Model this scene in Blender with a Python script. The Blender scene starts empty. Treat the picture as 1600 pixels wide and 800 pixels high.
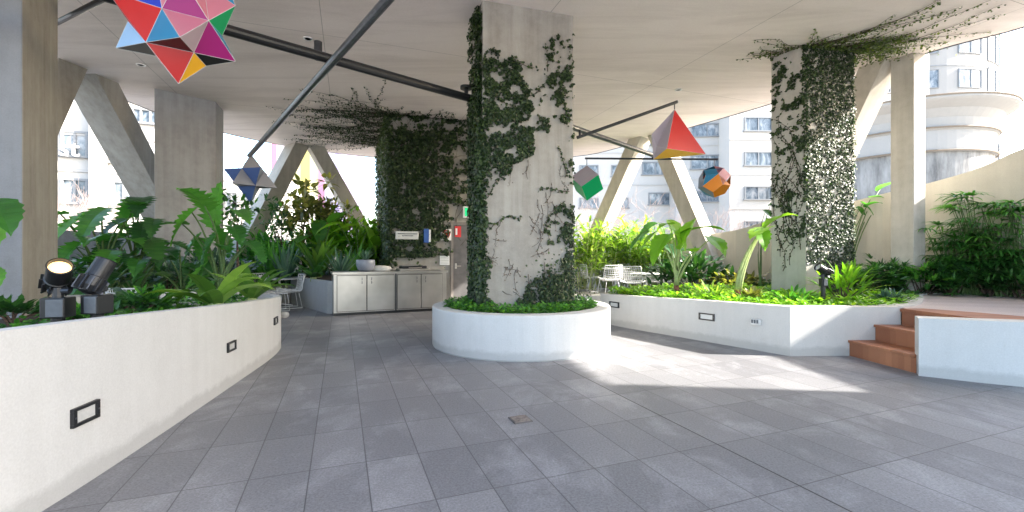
import bpy, math, random
from mathutils import Vector as V, Matrix
from bpy_extras.object_utils import world_to_camera_view
random.seed(7)
R = random.random
def U(a, b): return random.uniform(a, b)
PI = math.pi
sc = bpy.context.scene
COL = sc.collection
F, HY, EYE, CZ = 698.0, 398.0, 1.3, 4.89       # focal (px of the 1600 px photo), horizon, eye height, soffit height
def P(x, y, Y): return V(((x-800)/F*Y, Y, EYE+(HY-y)/F*Y))
def px(p): return 800+F*p[0]/p[1], HY-F*(p[2]-EYE)/p[1]
def onceil(x, y):
    Y = (CZ-EYE)*F/(HY-y); return V(((x-800)/F*Y, Y, CZ))

# ------------------------------------------------------------------ objects
def meta(o, label=None, cat=None, group=None, kind=None):
    if label: o['label'] = label
    if cat: o['category'] = cat
    if group: o['group'] = group
    if kind: o['kind'] = kind
    return o
def thing(name, label, cat, loc=(0, 0, 0), group=None, rz=0.0):
    o = bpy.data.objects.new(name, None); COL.objects.link(o)
    o.location = loc; o.rotation_euler = (0, 0, rz); o.empty_display_size = .1
    return meta(o, label, cat, group)
class MB:
    def __init__(s): s.v = []; s.f = []; s.t = []; s.m = []
    def face(s, idx, t=.5, m=0): s.f.append(idx); s.t.append(t); s.m.append(m)
    def poly(s, pts, t=.5, m=0):
        n = len(s.v); s.v += [tuple(p) for p in pts]; s.face(tuple(range(n, n+len(pts))), t, m)
    def prism(s, poly, z0, z1, t=.5, m=0):
        """vertical prism; z0 / z1 numbers or lists"""
        n = len(s.v); k = len(poly)
        a = z0 if isinstance(z0, (list, tuple)) else [z0]*k
        b = z1 if isinstance(z1, (list, tuple)) else [z1]*k
        s.v += [(p[0], p[1], a[i]) for i, p in enumerate(poly)]+[(p[0], p[1], b[i]) for i, p in enumerate(poly)]
        s.face(tuple(range(n+k-1, n-1, -1)), t, m); s.face(tuple(range(n+k, n+2*k)), t, m)
        for i in range(k):
            j = (i+1) % k; s.face((n+i, n+j, n+k+j, n+k+i), t, m)
    def shear(s, pa, pb, za, zb, t=.5):
        """prism between two horizontal sections (same count)"""
        n = len(s.v); k = len(pa)
        s.v += [(p[0], p[1], za) for p in pa]+[(p[0], p[1], zb) for p in pb]
        s.face(tuple(range(n+k-1, n-1, -1)), t); s.face(tuple(range(n+k, n+2*k)), t)
        for i in range(k):
            j = (i+1) % k; s.face((n+i, n+j, n+k+j, n+k+i), t)
    def box(s, c, d, M=None, t=.5, m=0):
        c = V(c); n = len(s.v)
        for i in range(8):
            q = V(((i & 1)-.5, ((i >> 1) & 1)-.5, ((i >> 2) & 1)-.5)); q = V((q.x*d[0], q.y*d[1], q.z*d[2]))
            if M: q = M @ q
            s.v.append(tuple(q+c))
        for f in ((0, 2, 3, 1), (4, 5, 7, 6), (0, 1, 5, 4), (2, 6, 7, 3), (0, 4, 6, 2), (1, 3, 7, 5)):
            s.face(tuple(n+i for i in f), t, m)
    def tube(s, pts, r, k=8, t=.5, cap=True, m=0):
        pts = [V(p) for p in pts]; n0 = len(s.v); N = len(pts)
        up = V((0, 0, 1))
        for i, p in enumerate(pts):
            d = (pts[min(i+1, N-1)]-pts[max(i-1, 0)]).normalized()
            a = d.cross(up)
            if a.length < .05: a = d.cross(V((1, 0, 0)))
            a.normalize(); b = a.cross(d)
            rr = r[i] if isinstance(r, (list, tuple)) else r
            for j in range(k):
                an = 2*PI*j/k; s.v.append(tuple(p+a*math.cos(an)*rr+b*math.sin(an)*rr))
        for i in range(N-1):
            for j in range(k):
                q = (j+1) % k
                s.face((n0+i*k+j, n0+i*k+q, n0+(i+1)*k+q, n0+(i+1)*k+j), t, m)
        if cap:
            s.face(tuple(n0+j for j in range(k))[::-1], t, m); s.face(tuple(n0+(N-1)*k+j for j in range(k)), t, m)
    def lathe(s, c, prof, k=32, t=.5, sx=1, sy=1, m=0, M=None):
        n0 = len(s.v); c = V(c)
        for r, z in prof:
            for j in range(k):
                a = 2*PI*j/k; q = V((math.cos(a)*r*sx, math.sin(a)*r*sy, z))
                if M: q = M @ q
                s.v.append(tuple(c+q))
        for i in range(len(prof)-1):
            for j in range(k):
                q = (j+1) % k; s.face((n0+i*k+j, n0+i*k+q, n0+(i+1)*k+q, n0+(i+1)*k+j), t, m)
        s.face(tuple(n0+j for j in range(k))[::-1], t, m); s.face(tuple(n0+(len(prof)-1)*k+j for j in range(k)), t, m)
    def build(s, name, mats, parent=None, smooth=False, bevel=0.0, label=None, cat=None, group=None, kind=None, solid=0):
        me = bpy.data.meshes.new(name)
        off = V(parent.location) if parent is not None else V((0, 0, 0))
        rz = parent.rotation_euler.z if parent is not None else 0
        me.from_pydata(s.v, [], s.f)
        if not isinstance(mats, (list, tuple)): mats = [mats]
        for q in mats: me.materials.append(q)
        if len(mats) > 1: me.polygons.foreach_set('material_index', s.m)
        at = me.attributes.new('tint', 'FLOAT', 'FACE'); at.data.foreach_set('value', s.t)
        if smooth: me.polygons.foreach_set('use_smooth', [True]*len(s.f))
        me.update()
        o = bpy.data.objects.new(name, me); COL.objects.link(o)
        if parent is not None:
            o.parent = parent
        if bevel:
            b = o.modifiers.new('bevel', 'BEVEL'); b.width = bevel; b.segments = 2; b.limit_method = 'ANGLE'; b.angle_limit = .6
            b.harden_normals = False
        if solid:
            b = o.modifiers.new('solid', 'SOLIDIFY'); b.thickness = solid; b.offset = 0
        return meta(o, label, cat, group, kind)
class LMB(MB):
    """mesh builder working in world coordinates for a parent that stands at loc"""
    def build(s, name, mats, parent=None, **k):
        if parent is not None:
            o = V(parent.location)
            s.v = [(v[0]-o.x, v[1]-o.y, v[2]-o.z) for v in s.v]
        return MB.build(s, name, mats, parent, **k)
def copy_thing(root, loc, rz=0.0, label=None):
    r = root.copy(); COL.objects.link(r); r.location = loc; r.rotation_euler = (0, 0, rz)
    if label: r['label'] = label
    for ch in list(root.children):
        c = ch.copy(); COL.objects.link(c); c.parent = r
        for g in ch.children:
            d = g.copy(); COL.objects.link(d); d.parent = c
    return r
def catmull(pts, n=8):
    out = []; Q = [V(p) for p in pts]
    for i in range(len(Q)-1):
        p0 = Q[max(i-1, 0)]; p1 = Q[i]; p2 = Q[i+1]; p3 = Q[min(i+2, len(Q)-1)]
        for k in range(n):
            t = k/n
            out.append(.5*((2*p1)+(p2-p0)*t+(2*p0-5*p1+4*p2-p3)*t*t+(3*p1-p0-3*p2+p3)*t**3))
    out.append(Q[-1]); return out

# ------------------------------------------------------------------ materials
class N:
    def __init__(s, name):
        s.m = bpy.data.materials.new(name); s.m.use_nodes = True
        s.t = s.m.node_tree; s.n = s.t.nodes; s.b = s.n['Principled BSDF']; s.out = s.n['Material Output']
    def add(s, ty, **k):
        x = s.n.new(ty)
        for a, v in k.items(): setattr(x, a, v)
        return x
    def link(s, a, b): s.t.links.new(a, b)
    def val(s, sock, v):
        if hasattr(v, 'is_output'): s.link(v, sock)
        else: sock.default_value = v
    def math(s, op, a, b=None, c=None, clamp=False):
        x = s.add('ShaderNodeMath', operation=op); x.use_clamp = clamp; s.val(x.inputs[0], a)
        if b is not None: s.val(x.inputs[1], b)
        if c is not None: s.val(x.inputs[2], c)
        return x.outputs[0]
    def co(s, scale=(1, 1, 1), rot=(0, 0, 0), loc=(0, 0, 0), kind='Object'):
        tc = s.add('ShaderNodeTexCoord'); mp = s.add('ShaderNodeMapping')
        mp.inputs['Scale'].default_value = scale; mp.inputs['Rotation'].default_value = rot; mp.inputs['Location'].default_value = loc
        s.link(tc.outputs[kind], mp.inputs[0]); return mp.outputs[0]
    def noise(s, sc_, det=4, rough=.55, co=None, dist=0):
        x = s.add('ShaderNodeTexNoise'); x.inputs['Scale'].default_value = sc_; x.inputs['Detail'].default_value = det
        x.inputs['Roughness'].default_value = rough; x.inputs['Distortion'].default_value = dist
        s.link(co if co is not None else s.co(), x.inputs['Vector']); return x.outputs['Fac']
    def ramp(s, f, stops):
        x = s.add('ShaderNodeValToRGB'); e = x.color_ramp.elements
        while len(e) < len(stops): e.new(.5)
        for i, (p, c) in enumerate(stops):
            e[i].position = p; e[i].color = (c[0], c[1], c[2], 1) if hasattr(c, '__len__') else (c, c, c, 1)
        s.link(f, x.inputs[0]); return x.outputs[0]
    def mix(s, f, a, b, mode='MIX'):
        x = s.add('ShaderNodeMix', data_type='RGBA', blend_type=mode); s.val(x.inputs[0], f)
        for q, v in ((6, a), (7, b)):
            if hasattr(v, 'is_output'): s.link(v, x.inputs[q])
            else: x.inputs[q].default_value = (v[0], v[1], v[2], 1)
        return x.outputs[2]
    def bump(s, h, strength=.3, dist=.01, chain=None):
        x = s.add('ShaderNodeBump'); x.inputs['Strength'].default_value = strength; x.inputs['Distance'].default_value = dist
        s.link(h, x.inputs['Height'])
        if chain is not None: s.link(chain, x.inputs['Normal'])
        s.link(x.outputs[0], s.b.inputs['Normal']); return x.outputs[0]
    def set(s, col=None, rough=None, metal=None, spec=None):
        if col is not None:
            if hasattr(col, 'is_output'): s.link(col, s.b.inputs['Base Color'])
            else: s.b.inputs['Base Color'].default_value = (col[0], col[1], col[2], 1)
        if rough is not None: s.val(s.b.inputs['Roughness'], rough)
        if metal is not None: s.b.inputs['Metallic'].default_value = metal
        if spec is not None: s.b.inputs['Specular IOR Level'].default_value = spec
        return s
def plain(name, c, rough=.5, metal=0, var=.12, sc_=20, bumpy=0.0):
    n = N(name); f = n.noise(sc_, 4)
    lo = [q*(1-var) for q in c]; hi = [min(1, q*(1+var)) for q in c]
    n.set(n.ramp(f, [(.3, lo), (.7, hi)]), rough, metal)
    if bumpy: n.bump(f, bumpy, .004)
    return n.m
def concrete(name, c, var=.18, streak=.5, tone=(.9, .85, .78), pits=True):
    n = N(name)
    big = n.noise(1.1, 6, .6); mid = n.noise(7, 6, .6); st = n.noise(1.0, 5, .6, n.co(scale=(7, 7, .45)))
    fine = n.noise(90, 3, .6)
    a = n.ramp(big, [(.3, [q*(1-var) for q in c]), (.7, [min(1, q*(1+var*.6)) for q in c])])
    b = n.mix(n.math('MULTIPLY', n.ramp(st, [(.40, 0), (.66, 1)]), streak), a, [c[i]*tone[i]*.62 for i in range(3)])
    d = n.mix(n.math('MULTIPLY', n.ramp(mid, [(.38, 0), (.64, 1)]), .32 if pits else .12), b, [min(1, q*1.3) for q in c])
    e = n.mix(.35, d, n.ramp(fine, [(.3, [q*.8 for q in c]), (.7, [min(1, q*1.12) for q in c])]))
    if pits:
        vo = n.add('ShaderNodeTexVoronoi'); vo.inputs['Scale'].default_value = 17; n.link(n.co(), vo.inputs['Vector'])
        pm = n.ramp(vo.outputs['Distance'], [(.035, 1), (.07, 0)])
        e = n.mix(n.math('MULTIPLY', pm, .35), e, [q*.45 for q in c])
    if not pits:
        tc = n.add('ShaderNodeTexCoord'); sx = n.add('ShaderNodeSeparateXYZ'); n.link(tc.outputs['Object'], sx.inputs[0])
        ft = n.math('ADD', sx.outputs[2], n.math('MULTIPLY', n.noise(5, 6, .7), -.16))
        e = n.mix(n.math('MULTIPLY', n.ramp(ft, [(0, 1), (.05, 0)]), .36), e, [q*.42 for q in c])
        sp = n.noise(3.3, 9, .75, None, 1.0)
        e = n.mix(n.math('MULTIPLY', n.ramp(sp, [(.60, 0), (.70, 1)]), .20), e, [c[0]*.62, c[1]*.60, c[2]*.55])
    n.set(e, n.math('MULTIPLY_ADD', mid, .25, .62), spec=.3)
    nb = n.bump(mid, .12, .01); n.bump(fine, .12, .002, nb)
    return n.m
def leafmat(name, dark, mid, light, rough=.38, trans=.35, tcol=None):
    n = N(name); at = n.add('ShaderNodeAttribute', attribute_name='tint')
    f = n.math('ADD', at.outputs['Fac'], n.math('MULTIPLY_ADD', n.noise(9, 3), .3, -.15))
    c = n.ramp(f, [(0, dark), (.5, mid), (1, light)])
    n.set(c, rough, spec=.45)
    n.bump(n.noise(45, 2), .15, .004)
    tr = n.add('ShaderNodeBsdfTranslucent')
    n.link(n.mix(1, c, tcol or (1.0, 1.0, .35), 'MULTIPLY'), tr.inputs['Color'])
    tr2 = n.mix(1, c, (2.0, 2.2, .7), 'MULTIPLY'); n.link(tr2, tr.inputs['Color'])
    mx = n.add('ShaderNodeMixShader'); mx.inputs[0].default_value = trans
    n.link(n.b.outputs[0], mx.inputs[1]); n.link(tr.outputs[0], mx.inputs[2]); n.link(mx.outputs[0], n.out.inputs[0])
    return n.m
def emit(name, c, s):
    n = N(name); n.set(c, .4); n.b.inputs['Emission Color'].default_value = (*c, 1); n.b.inputs['Emission Strength'].default_value = s
    return n.m

def floor_mat():
    n = N('stone_paving')
    TU, TV, YAW, X0, Y0 = .3231, .5898, .36568, 1.4068, 3.0641
    tc = n.add('ShaderNodeTexCoord'); sx = n.add('ShaderNodeSeparateXYZ'); n.link(tc.outputs['Object'], sx.inputs[0])
    dx = n.math('SUBTRACT', sx.outputs[0], X0); dy = n.math('SUBTRACT', sx.outputs[1], Y0)
    c, s = math.cos(YAW), math.sin(YAW)
    u = n.math('DIVIDE', n.math('ADD', n.math('MULTIPLY', dx, c), n.math('MULTIPLY', dy, s)), TU)
    v = n.math('DIVIDE', n.math('SUBTRACT', n.math('MULTIPLY', dy, c), n.math('MULTIPLY', dx, s)), TV)
    def edge(w, T):
        f = n.math('FRACT', w); g = n.math('SUBTRACT', 1.0, f)
        return n.math('MULTIPLY', n.math('MINIMUM', f, g), T)
    eu = edge(u, TU); ev = edge(v, TV)
    e = n.math('MINIMUM', eu, ev)
    joint = n.ramp(n.math('MULTIPLY', e, 100), [(.18, 1), (.38, 0)])
    drain = n.ramp(n.math('MULTIPLY', n.math('ABSOLUTE', u), 10), [(.10, 1), (.22, 0)])
    cb = n.add('ShaderNodeCombineXYZ'); n.link(n.math('FLOOR', u), cb.inputs[0]); n.link(n.math('FLOOR', v), cb.inputs[1])
    wn = n.add('ShaderNodeTexWhiteNoise'); n.link(cb.outputs[0], wn.inputs[0])
    # stains and scuffs
    big = n.noise(.9, 5, .6); scuff = n.noise(1.6, 8, .68, n.co(rot=(0, 0, -YAW), scale=(1.2, .8, 1)), .35)
    grit = n.noise(75, 4, .8); gr2 = n.noise(38, 4, .7, n.co(rot=(0, 0, -YAW), scale=(1, 2.8, 1)))
    base = n.ramp(wn.outputs['Value'], [(0, (.165, .165, .174)), (1, (.248, .247, .255))])
    a = n.mix(n.math('MULTIPLY', n.ramp(big, [(.35, 0), (.68, 1)]), .5), base, (.150, .150, .162))
    b = n.mix(n.math('MULTIPLY', n.ramp(scuff, [(.50, 0), (.70, 1)]), .36), a, (.50, .50, .53))
    g = n.mix(.55, b, n.mix(1, b, n.ramp(grit, [(.32, .35), (.68, 1.7)]), 'MULTIPLY'))
    g = n.mix(n.math('MULTIPLY', n.ramp(gr2, [(.4, 0), (.75, 1)]), .16), g, (.42, .42, .44))
    ch = n.ramp(n.math('MULTIPLY', e, 100), [(.3, 1), (1.1, 0)])
    g = n.mix(n.math('MULTIPLY', ch, .28), g, (.17, .17, .185))
    g = n.mix(n.math('MULTIPLY', joint, .8), g, (.06, .058, .06))
    g = n.mix(drain, g, (.012, .012, .012))
    n.set(g, n.math('MULTIPLY_ADD', scuff, -.22, .60), spec=.45)
    h = n.math('SUBTRACT', n.math('MULTIPLY', grit, .12), n.math('MAXIMUM', joint, drain))
    nb = n.bump(h, .35, .003)
    hb = n.math('MULTIPLY', wn.outputs['Value'], 1.0)
    return n.m

def boards(name, c1, c2, w=.12, rot=0.0, gap=.03, grain=1.0):
    n = N(name); co = n.co(rot=(0, 0, rot)); sx = n.add('ShaderNodeSeparateXYZ'); n.link(co, sx.inputs[0])
    u = n.math('DIVIDE', sx.outputs[1], w); fl = n.math('FLOOR', u); fr = n.math('FRACT', u)
    wn = n.add('ShaderNodeTexWhiteNoise', noise_dimensions='1D'); n.link(fl, wn.inputs['W'])
    gr = n.noise(6*grain, 6, .65, n.co(rot=(0, 0, rot), scale=(.8, 14, 14)))
    c = n.mix(n.math('MULTIPLY_ADD', wn.outputs['Value'], .5, n.math('MULTIPLY', gr, .5)), c1, c2)
    j = n.math('LESS_THAN', fr, gap)
    n.set(n.mix(j, c, (.03, .02, .018)), .5)
    n.bump(n.math('SUBTRACT', gr, j), .2, .004)
    return n.m

M = {}
M['floor'] = floor_mat()
M['white'] = concrete('white_render', (.61, .615, .605), .07, .16, (.95, .93, .9), pits=False)
M['white_cool'] = concrete('white_render_aged', (.58, .56, .53), .08, .16, (.92, .9, .86), pits=False)
M['conc'] = concrete('board_concrete', (.37, .352, .318), .36, .9)
M['conc_warm'] = concrete('warm_concrete', (.48, .455, .405), .24, .6)
M['conc_dark'] = concrete('dark_concrete', (.33, .30, .25), .15, .4)
M['conc_cool'] = concrete('cool_concrete', (.38, .39, .41), .24, .6)
M['kerb'] = concrete('kerb_concrete', (.42, .43, .44), .12, .2)
M['soil'] = plain('soil', (.045, .032, .022), .95, 0, .5, 30, .8)
M['black'] = plain('black_paint', (.012, .013, .015), .38, 0, .2)
M['gunmetal'] = plain('gunmetal', (.045, .048, .055), .32, .5, .2)
M['greymetal'] = plain('grey_metal', (.16, .17, .19), .3, .7, .15)
M['box_grey'] = plain('box_grey', (.10, .11, .125), .45, .3, .15)
M['whitewire'] = plain('white_powder_coat', (.82, .82, .82), .35, 0, .03)
M['lens_off'] = plain('frosted_lens', (.55, .56, .55), .25, 0, .06, 60)
M['lens_on'] = emit('lamp_lens', (1.0, .68, .30), 1.6)
M['lens_hot'] = emit('lamp_bulb', (1.0, .82, .55), 7)
M['timber'] = boards('timber', (.20, .065, .03), (.50, .22, .11), .075, 0, .0, 1.6)
M['deck'] = boards('deck_boards', (.50, .41, .385), (.64, .55, .525), .14, math.radians(20), .03)
M['red'] = None
def gloss(name, c, rough=.42, coat=.06):
    n = N(name); f = n.noise(3, 3)
    n.set(n.mix(n.math('MULTIPLY', f, .25), c, [q*.6 for q in c]), rough, spec=.3); n.b.inputs['Coat Weight'].default_value = coat
    n.b.inputs['Coat Roughness'].default_value = .04; return n.m
for k, c in dict(red=(.46, .002, .002), magenta=(.26, .002, .12), pink=(.52, .17, .23), sky=(.30, .50, .76), teal=(.015, .20, .38), blue=(.012, .04, .42),
                 yellow=(.92, .48, .03), mirror_black=(.02, .02, .022), green=(.0, .36, .13), lilac=(.42, .36, .40), orange=(.85, .26, .02), paleyellow=(.8, .62, .35), slate=(.16, .19, .26), greyblue=(.06, .11, .30), paleslate=(.30, .31, .36)).items():
    M['g_'+k] = gloss('lacquer_'+k, c)
def steel():
    n = N('brushed_steel'); s = n.noise(2.2, 5, .6, n.co(scale=(.6, .6, 60))); b = n.noise(1.3, 3)
    n.set(n.ramp(b, [(.3, (.36, .345, .32)), (.7, (.56, .535, .50))]), n.math('MULTIPLY_ADD', s, .2, .24), .85)
    n.bump(s, .06, .003); return n.m
M['steel'] = steel()
M['ceil'] = None
def ceil_mat():
    n = N('soffit_plaster'); big = n.noise(.45, 6, .65); st = n.noise(.8, 6, .65, n.co(scale=(.35, 2.2, 1), rot=(0, 0, .35)), .8)
    fine = n.noise(60, 3)
    a = n.ramp(big, [(.3, (.80, .71, .66)), (.7, (.90, .815, .77))])
    b = n.mix(n.math('MULTIPLY', n.ramp(st, [(.45, 0), (.68, 1)]), .6), a, (.60, .52, .475))
    b = n.mix(.2, b, n.ramp(fine, [(.3, (.5, .45, .42)), (.7, (.75, .69, .65))]))
    # thin formwork joints: two families of straight lines
    tc = n.add('ShaderNodeTexCoord'); sx = n.add('ShaderNodeSeparateXYZ'); n.link(tc.outputs['Object'], sx.inputs[0])
    ln = None
    for ang, off, per in ((.35, .4, 3.2), (.35+PI/2, .9, 4.4)):
        d = n.math('ADD', n.math('MULTIPLY', sx.outputs[0], math.cos(ang)), n.math('MULTIPLY', sx.outputs[1], math.sin(ang)))
        f = n.math('FRACT', n.math('DIVIDE', n.math('ADD', d, off), per))
        q = n.math('LESS_THAN', f, .009/per*1.1); ln = q if ln is None else n.math('MAXIMUM', ln, q)
    b = n.mix(n.math('MULTIPLY', ln, .55), b, (.16, .14, .12))
    n.set(b, .8, spec=.2); n.bump(n.math('SUBTRACT', fine, ln), .08, .004); return n.m
M['ceil'] = ceil_mat()
M['ivy'] = leafmat('ivy_leaf', (0.007, 0.018, 0.007), (0.020, 0.045, 0.016), (0.085, 0.13, 0.045), .42, .2)
M['ivy_pale'] = leafmat('ivy_leaf_pale', (0.047, 0.081, 0.054), (0.101, 0.162, 0.095), (0.230, 0.311, 0.176), .5, .2)
M['ivystem'] = plain('ivy_stem', (.055, .035, .022), .8, 0, .3)
M['leaf_alo'] = leafmat('elephant_ear_leaf', (0.021, 0.088, 0.021), (0.061, 0.202, 0.044), (0.176, 0.421, 0.070), .33, .35)
M['leaf_deep'] = leafmat('deep_green_leaf', (0.018, 0.054, 0.024), (0.037, 0.119, 0.037), (0.101, 0.254, 0.059), .33, .3)
M['leaf_bright'] = leafmat('bright_leaf', (0.054, 0.149, 0.016), (0.149, 0.324, 0.030), (0.365, 0.567, 0.081), .38, .4)
M['leaf_blue'] = leafmat('blue_green_leaf', (0.027, 0.068, 0.054), (0.074, 0.149, 0.115), (0.189, 0.297, 0.230), .4, .25)
M['leaf_lily'] = leafmat('lily_leaf', (.03, .08, .02), (.075, .17, .03), (.22, .36, .07), .38, .35)
M['leaf_bamboo'] = leafmat('bamboo_leaf', (0.068, 0.149, 0.027), (0.176, 0.297, 0.061), (0.459, 0.567, 0.149), .4, .45)
M['leaf_redgreen'] = leafmat('olive_leaf', (0.078, 0.078, 0.031), (0.155, 0.171, 0.054), (0.373, 0.310, 0.124), .4, .35)
M['stem'] = plain('green_stem', (.10, .17, .05), .5, 0, .3)
M['stem_pale'] = plain('pale_stem', (.30, .36, .14), .5, 0, .25)
M['trunk'] = plain('bark', (.09, .06, .045), .85, 0, .4, 30, .5)
M['trunk_red'] = plain('red_bark', (.24, .09, .06), .8, 0, .35, 30, .5)
M['twig'] = plain('pale_twig', (.36, .28, .25), .8, 0, .2)

# ------------------------------------------------------------------ setting: floor, ground, soffit
PAR = [(-10.6, -6, 1.5), (-10.4, 2, 1.6), (-9.9, 8.0, 1.8), (-9.7, 11.5, 1.85), (-9.0, 14.2, 1.85), (-7.4, 16.6, 1.8), (-4.8, 18.2, 1.75), (-1.0, 18.9, 1.7), (2.2, 18.1, 1.7),
       (4.2, 15.4, 1.75), (5.6, 12.0, 1.89), (6.3, 11.07, 2.12), (7.2, 9.43, 2.43), (7.6, 8.97, 2.56), (7.95, 8.47, 2.67), (8.22, 7.83, 2.83), (8.37, 7.3, 3.04), (8.55, 6.4, 3.15), (8.74, 4.7, 3.25), (8.86, 3.42, 3.3)]
par = catmull(PAR, 4)
m = MB(); m.poly([(p[0], p[1], 0) for p in reversed(par)]+[(-10.6, -12, 0), (10, -12, 0), (10, 4.6, 0)][::1] if False else [(-10.6, -12, 0), (10, -12, 0), (10, 4.6, 0)]+[(p[0], p[1], 0) for p in reversed(par)])
m.build('floor', M['floor'], kind='structure')
m = MB(); m.poly([(-900, -900, -7), (900, -900, -7), (900, 1500, -7), (-900, 1500, -7)])
m.build('ground', concrete('street_ground', (.50, .48, .45), .2, .2, pits=False), kind='structure')
EDGE = [(-10.1, -.2), (-10.0, .6), (-9.4, 5), (-9.05, 9.2), (-8.98, 10.6), (-8.92, 11.4), (-8.5, 13.05), (-7.35, 14.75), (-5.1, 16.4), (-1.5, 17.3), (2.25, 16.3), (3.7, 14.75),
        (4.98, 12.6), (6.15, 10.6), (7.36, 7.95), (8.07, 7.0), (8.42, 5.7), (8.85, 4.4), (9.4, 1.9), (9.65, -.2)]  # unseen rear end of the slab stops short to let in more sky light
edge = catmull([(a, b, 0) for a, b in EDGE], 5)
m = MB(); m.prism([(p.x, p.y) for p in reversed(edge)], CZ, CZ+.5)
m.build('ceiling', M['ceil'], kind='structure')
m = MB(); m.tube([(p.x*1.004, p.y*1.004, CZ+.02) for p in edge], .028, 6)
m.build('ceiling_edge', M['gunmetal'], kind='structure')
# parapet
def ribbon(mb, pts, th, z0=0.0, side=1):
    """wall following pts (x,y,ztop); thickness th to the left (side=1)"""
    n0 = len(mb.v); K = len(pts)
    for i, p in enumerate(pts):
        a = V(pts[max(i-1, 0)]); b = V(pts[min(i+1, K-1)]); d = V((b.x-a.x, b.y-a.y, 0)).normalized(); nn = V((-d.y, d.x, 0))*th*side
        zb = z0
        mb.v += [(p[0], p[1], zb), (p[0], p[1], p[2]), (p[0]+nn.x, p[1]+nn.y, p[2]), (p[0]+nn.x, p[1]+nn.y, zb)]
    for i in range(K-1):
        a = n0+i*4; b = a+4
        for j in range(3): mb.face((a+j, a+j+1, b+j+1, b+j))
    mb.face((n0, n0+3, n0+2, n0+1)); e = n0+(K-1)*4; mb.face((e, e+1, e+2, e+3))
i0 = 7*4
for nm, seg, mt, lb in (('parapet_wall', par[:9*4+1], M['conc_cool'], 'low concrete parapet curving behind the left and rear planting beds'),
                        ('parapet_wall', par[9*4:], concrete('cream_wall', (.62, .575, .49), .12, .25, pits=False), 'tall beige parapet wall rising to the right behind the palms')):
    m = MB(); ribbon(m, [tuple(p) for p in seg], .22, -.6, 1)
    t = thing(nm, lb, 'wall', (seg[0].x, seg[0].y, 0))
    m.v = [(a-seg[0].x, b-seg[0].y, c) for a, b, c in m.v]; m.build('wall', mt, t)
m = MB(); m.prism([(8.75, -2.6), (9.4, -2.6), (9.4, 3.5), (8.75, 3.5)], -1, CZ)  # wall out of view, added to keep the sun off the near paving
m.build('shade_wall', M['conc_warm'], label='unseen concrete wall added on the right to shade the near floor', cat='wall')

# ------------------------------------------------------------------ columns, struts
def column(name, label, poly, z0, mt, bevel=.012, group=None, side0=None):
    cx = sum(p[0] for p in poly)/len(poly); cy = sum(p[1] for p in poly)/len(poly)
    m = MB(); m.prism([(p[0]-cx, p[1]-cy) for p in poly], 0, CZ-z0+.03)
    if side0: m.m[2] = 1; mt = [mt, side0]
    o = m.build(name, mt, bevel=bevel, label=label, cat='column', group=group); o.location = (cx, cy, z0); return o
CC = [(-.415, 6.30), (.924, 6.72), (.70, 7.41), (-.637, 6.95)]
column('concrete_column', 'square concrete column in the round planter, ivy on its front', CC, .2, M['conc'])
RC = [(5.01, 7.62), (5.99, 7.85), (5.68, 8.75), (4.71, 8.12)]
column('concrete_column', 'ivy covered concrete column standing in the right planter', RC, .2, M['conc_warm'])
column('concrete_column', 'slim bare concrete column before the beige parapet on the right', [(7.13, 7.93), (7.39, 7.98), (7.28, 8.35), (6.98, 8.24)], .2, M['conc_warm'])
column('concrete_column', 'broad blue-grey concrete column behind the left elephant ear plants', [(-7.72, 9.64), (-6.96, 10.5), (-7.2, 11.15), (-8.0, 10.3)], .2, M['conc_cool'])
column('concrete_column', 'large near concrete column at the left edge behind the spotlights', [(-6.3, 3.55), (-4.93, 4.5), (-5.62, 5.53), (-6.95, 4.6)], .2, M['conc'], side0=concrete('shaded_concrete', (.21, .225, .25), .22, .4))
def strut(label, foot, top, tang, a=.45, b=.6, mt=None, zf=0.0, g='slanted concrete struts around the terrace edge'):
    t = V((tang[0], tang[1], 0)).normalized(); n = V((-t.y, t.x, 0))
    sec = [t*a/2+n*b/2, -t*a/2+n*b/2, -t*a/2-n*b/2, t*a/2-n*b/2]
    f = V((foot[0], foot[1], 0)); tp = V((top[0], top[1], 0))-f
    m = MB(); m.shear([(s.x, s.y) for s in sec], [(s.x+tp.x, s.y+tp.y) for s in sec], zf, CZ+.03)
    o = m.build('concrete_strut', mt or M['conc_warm'], bevel=.01, label=label, cat='strut', group=g); o.location = (f.x, f.y, 0)
strut('slanted strut beside the near left column, leaning towards the rear', (-8.55, 6.5), (-8.55, 8.45), (.1, .99), .5, .62, M['conc'])
strut('slanted strut running down behind the broad blue-grey column', (-8.6, 12.7), (-8.62, 9.1), (.05, 1), .5, .75, M['conc'])
strut('left leg of the tall inverted V behind the left seating', (-8.35, 12.6), (-7.05, 14.7), (.55, .84), .5, .6)
strut('right leg of the tall inverted V beside the dark ivy wall', (-4.25, 16.5), (-6.6, 14.95), (.84, .5), .5, .6)
strut('left leg of the inverted V behind the outdoor tables', (2.2, 16.0), (4.0, 13.9), (-.67, .74), .45, .6)
strut('right leg of the inverted V behind the red hanging pyramid', (5.75, 11.75), (4.45, 13.5), (-.6, .8), .45, .6)
strut('slanted strut half hidden behind the ivy column on the right', (6.15, 10.75), (6.98, 8.45), (-.35, .93), .45, .5)
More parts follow.
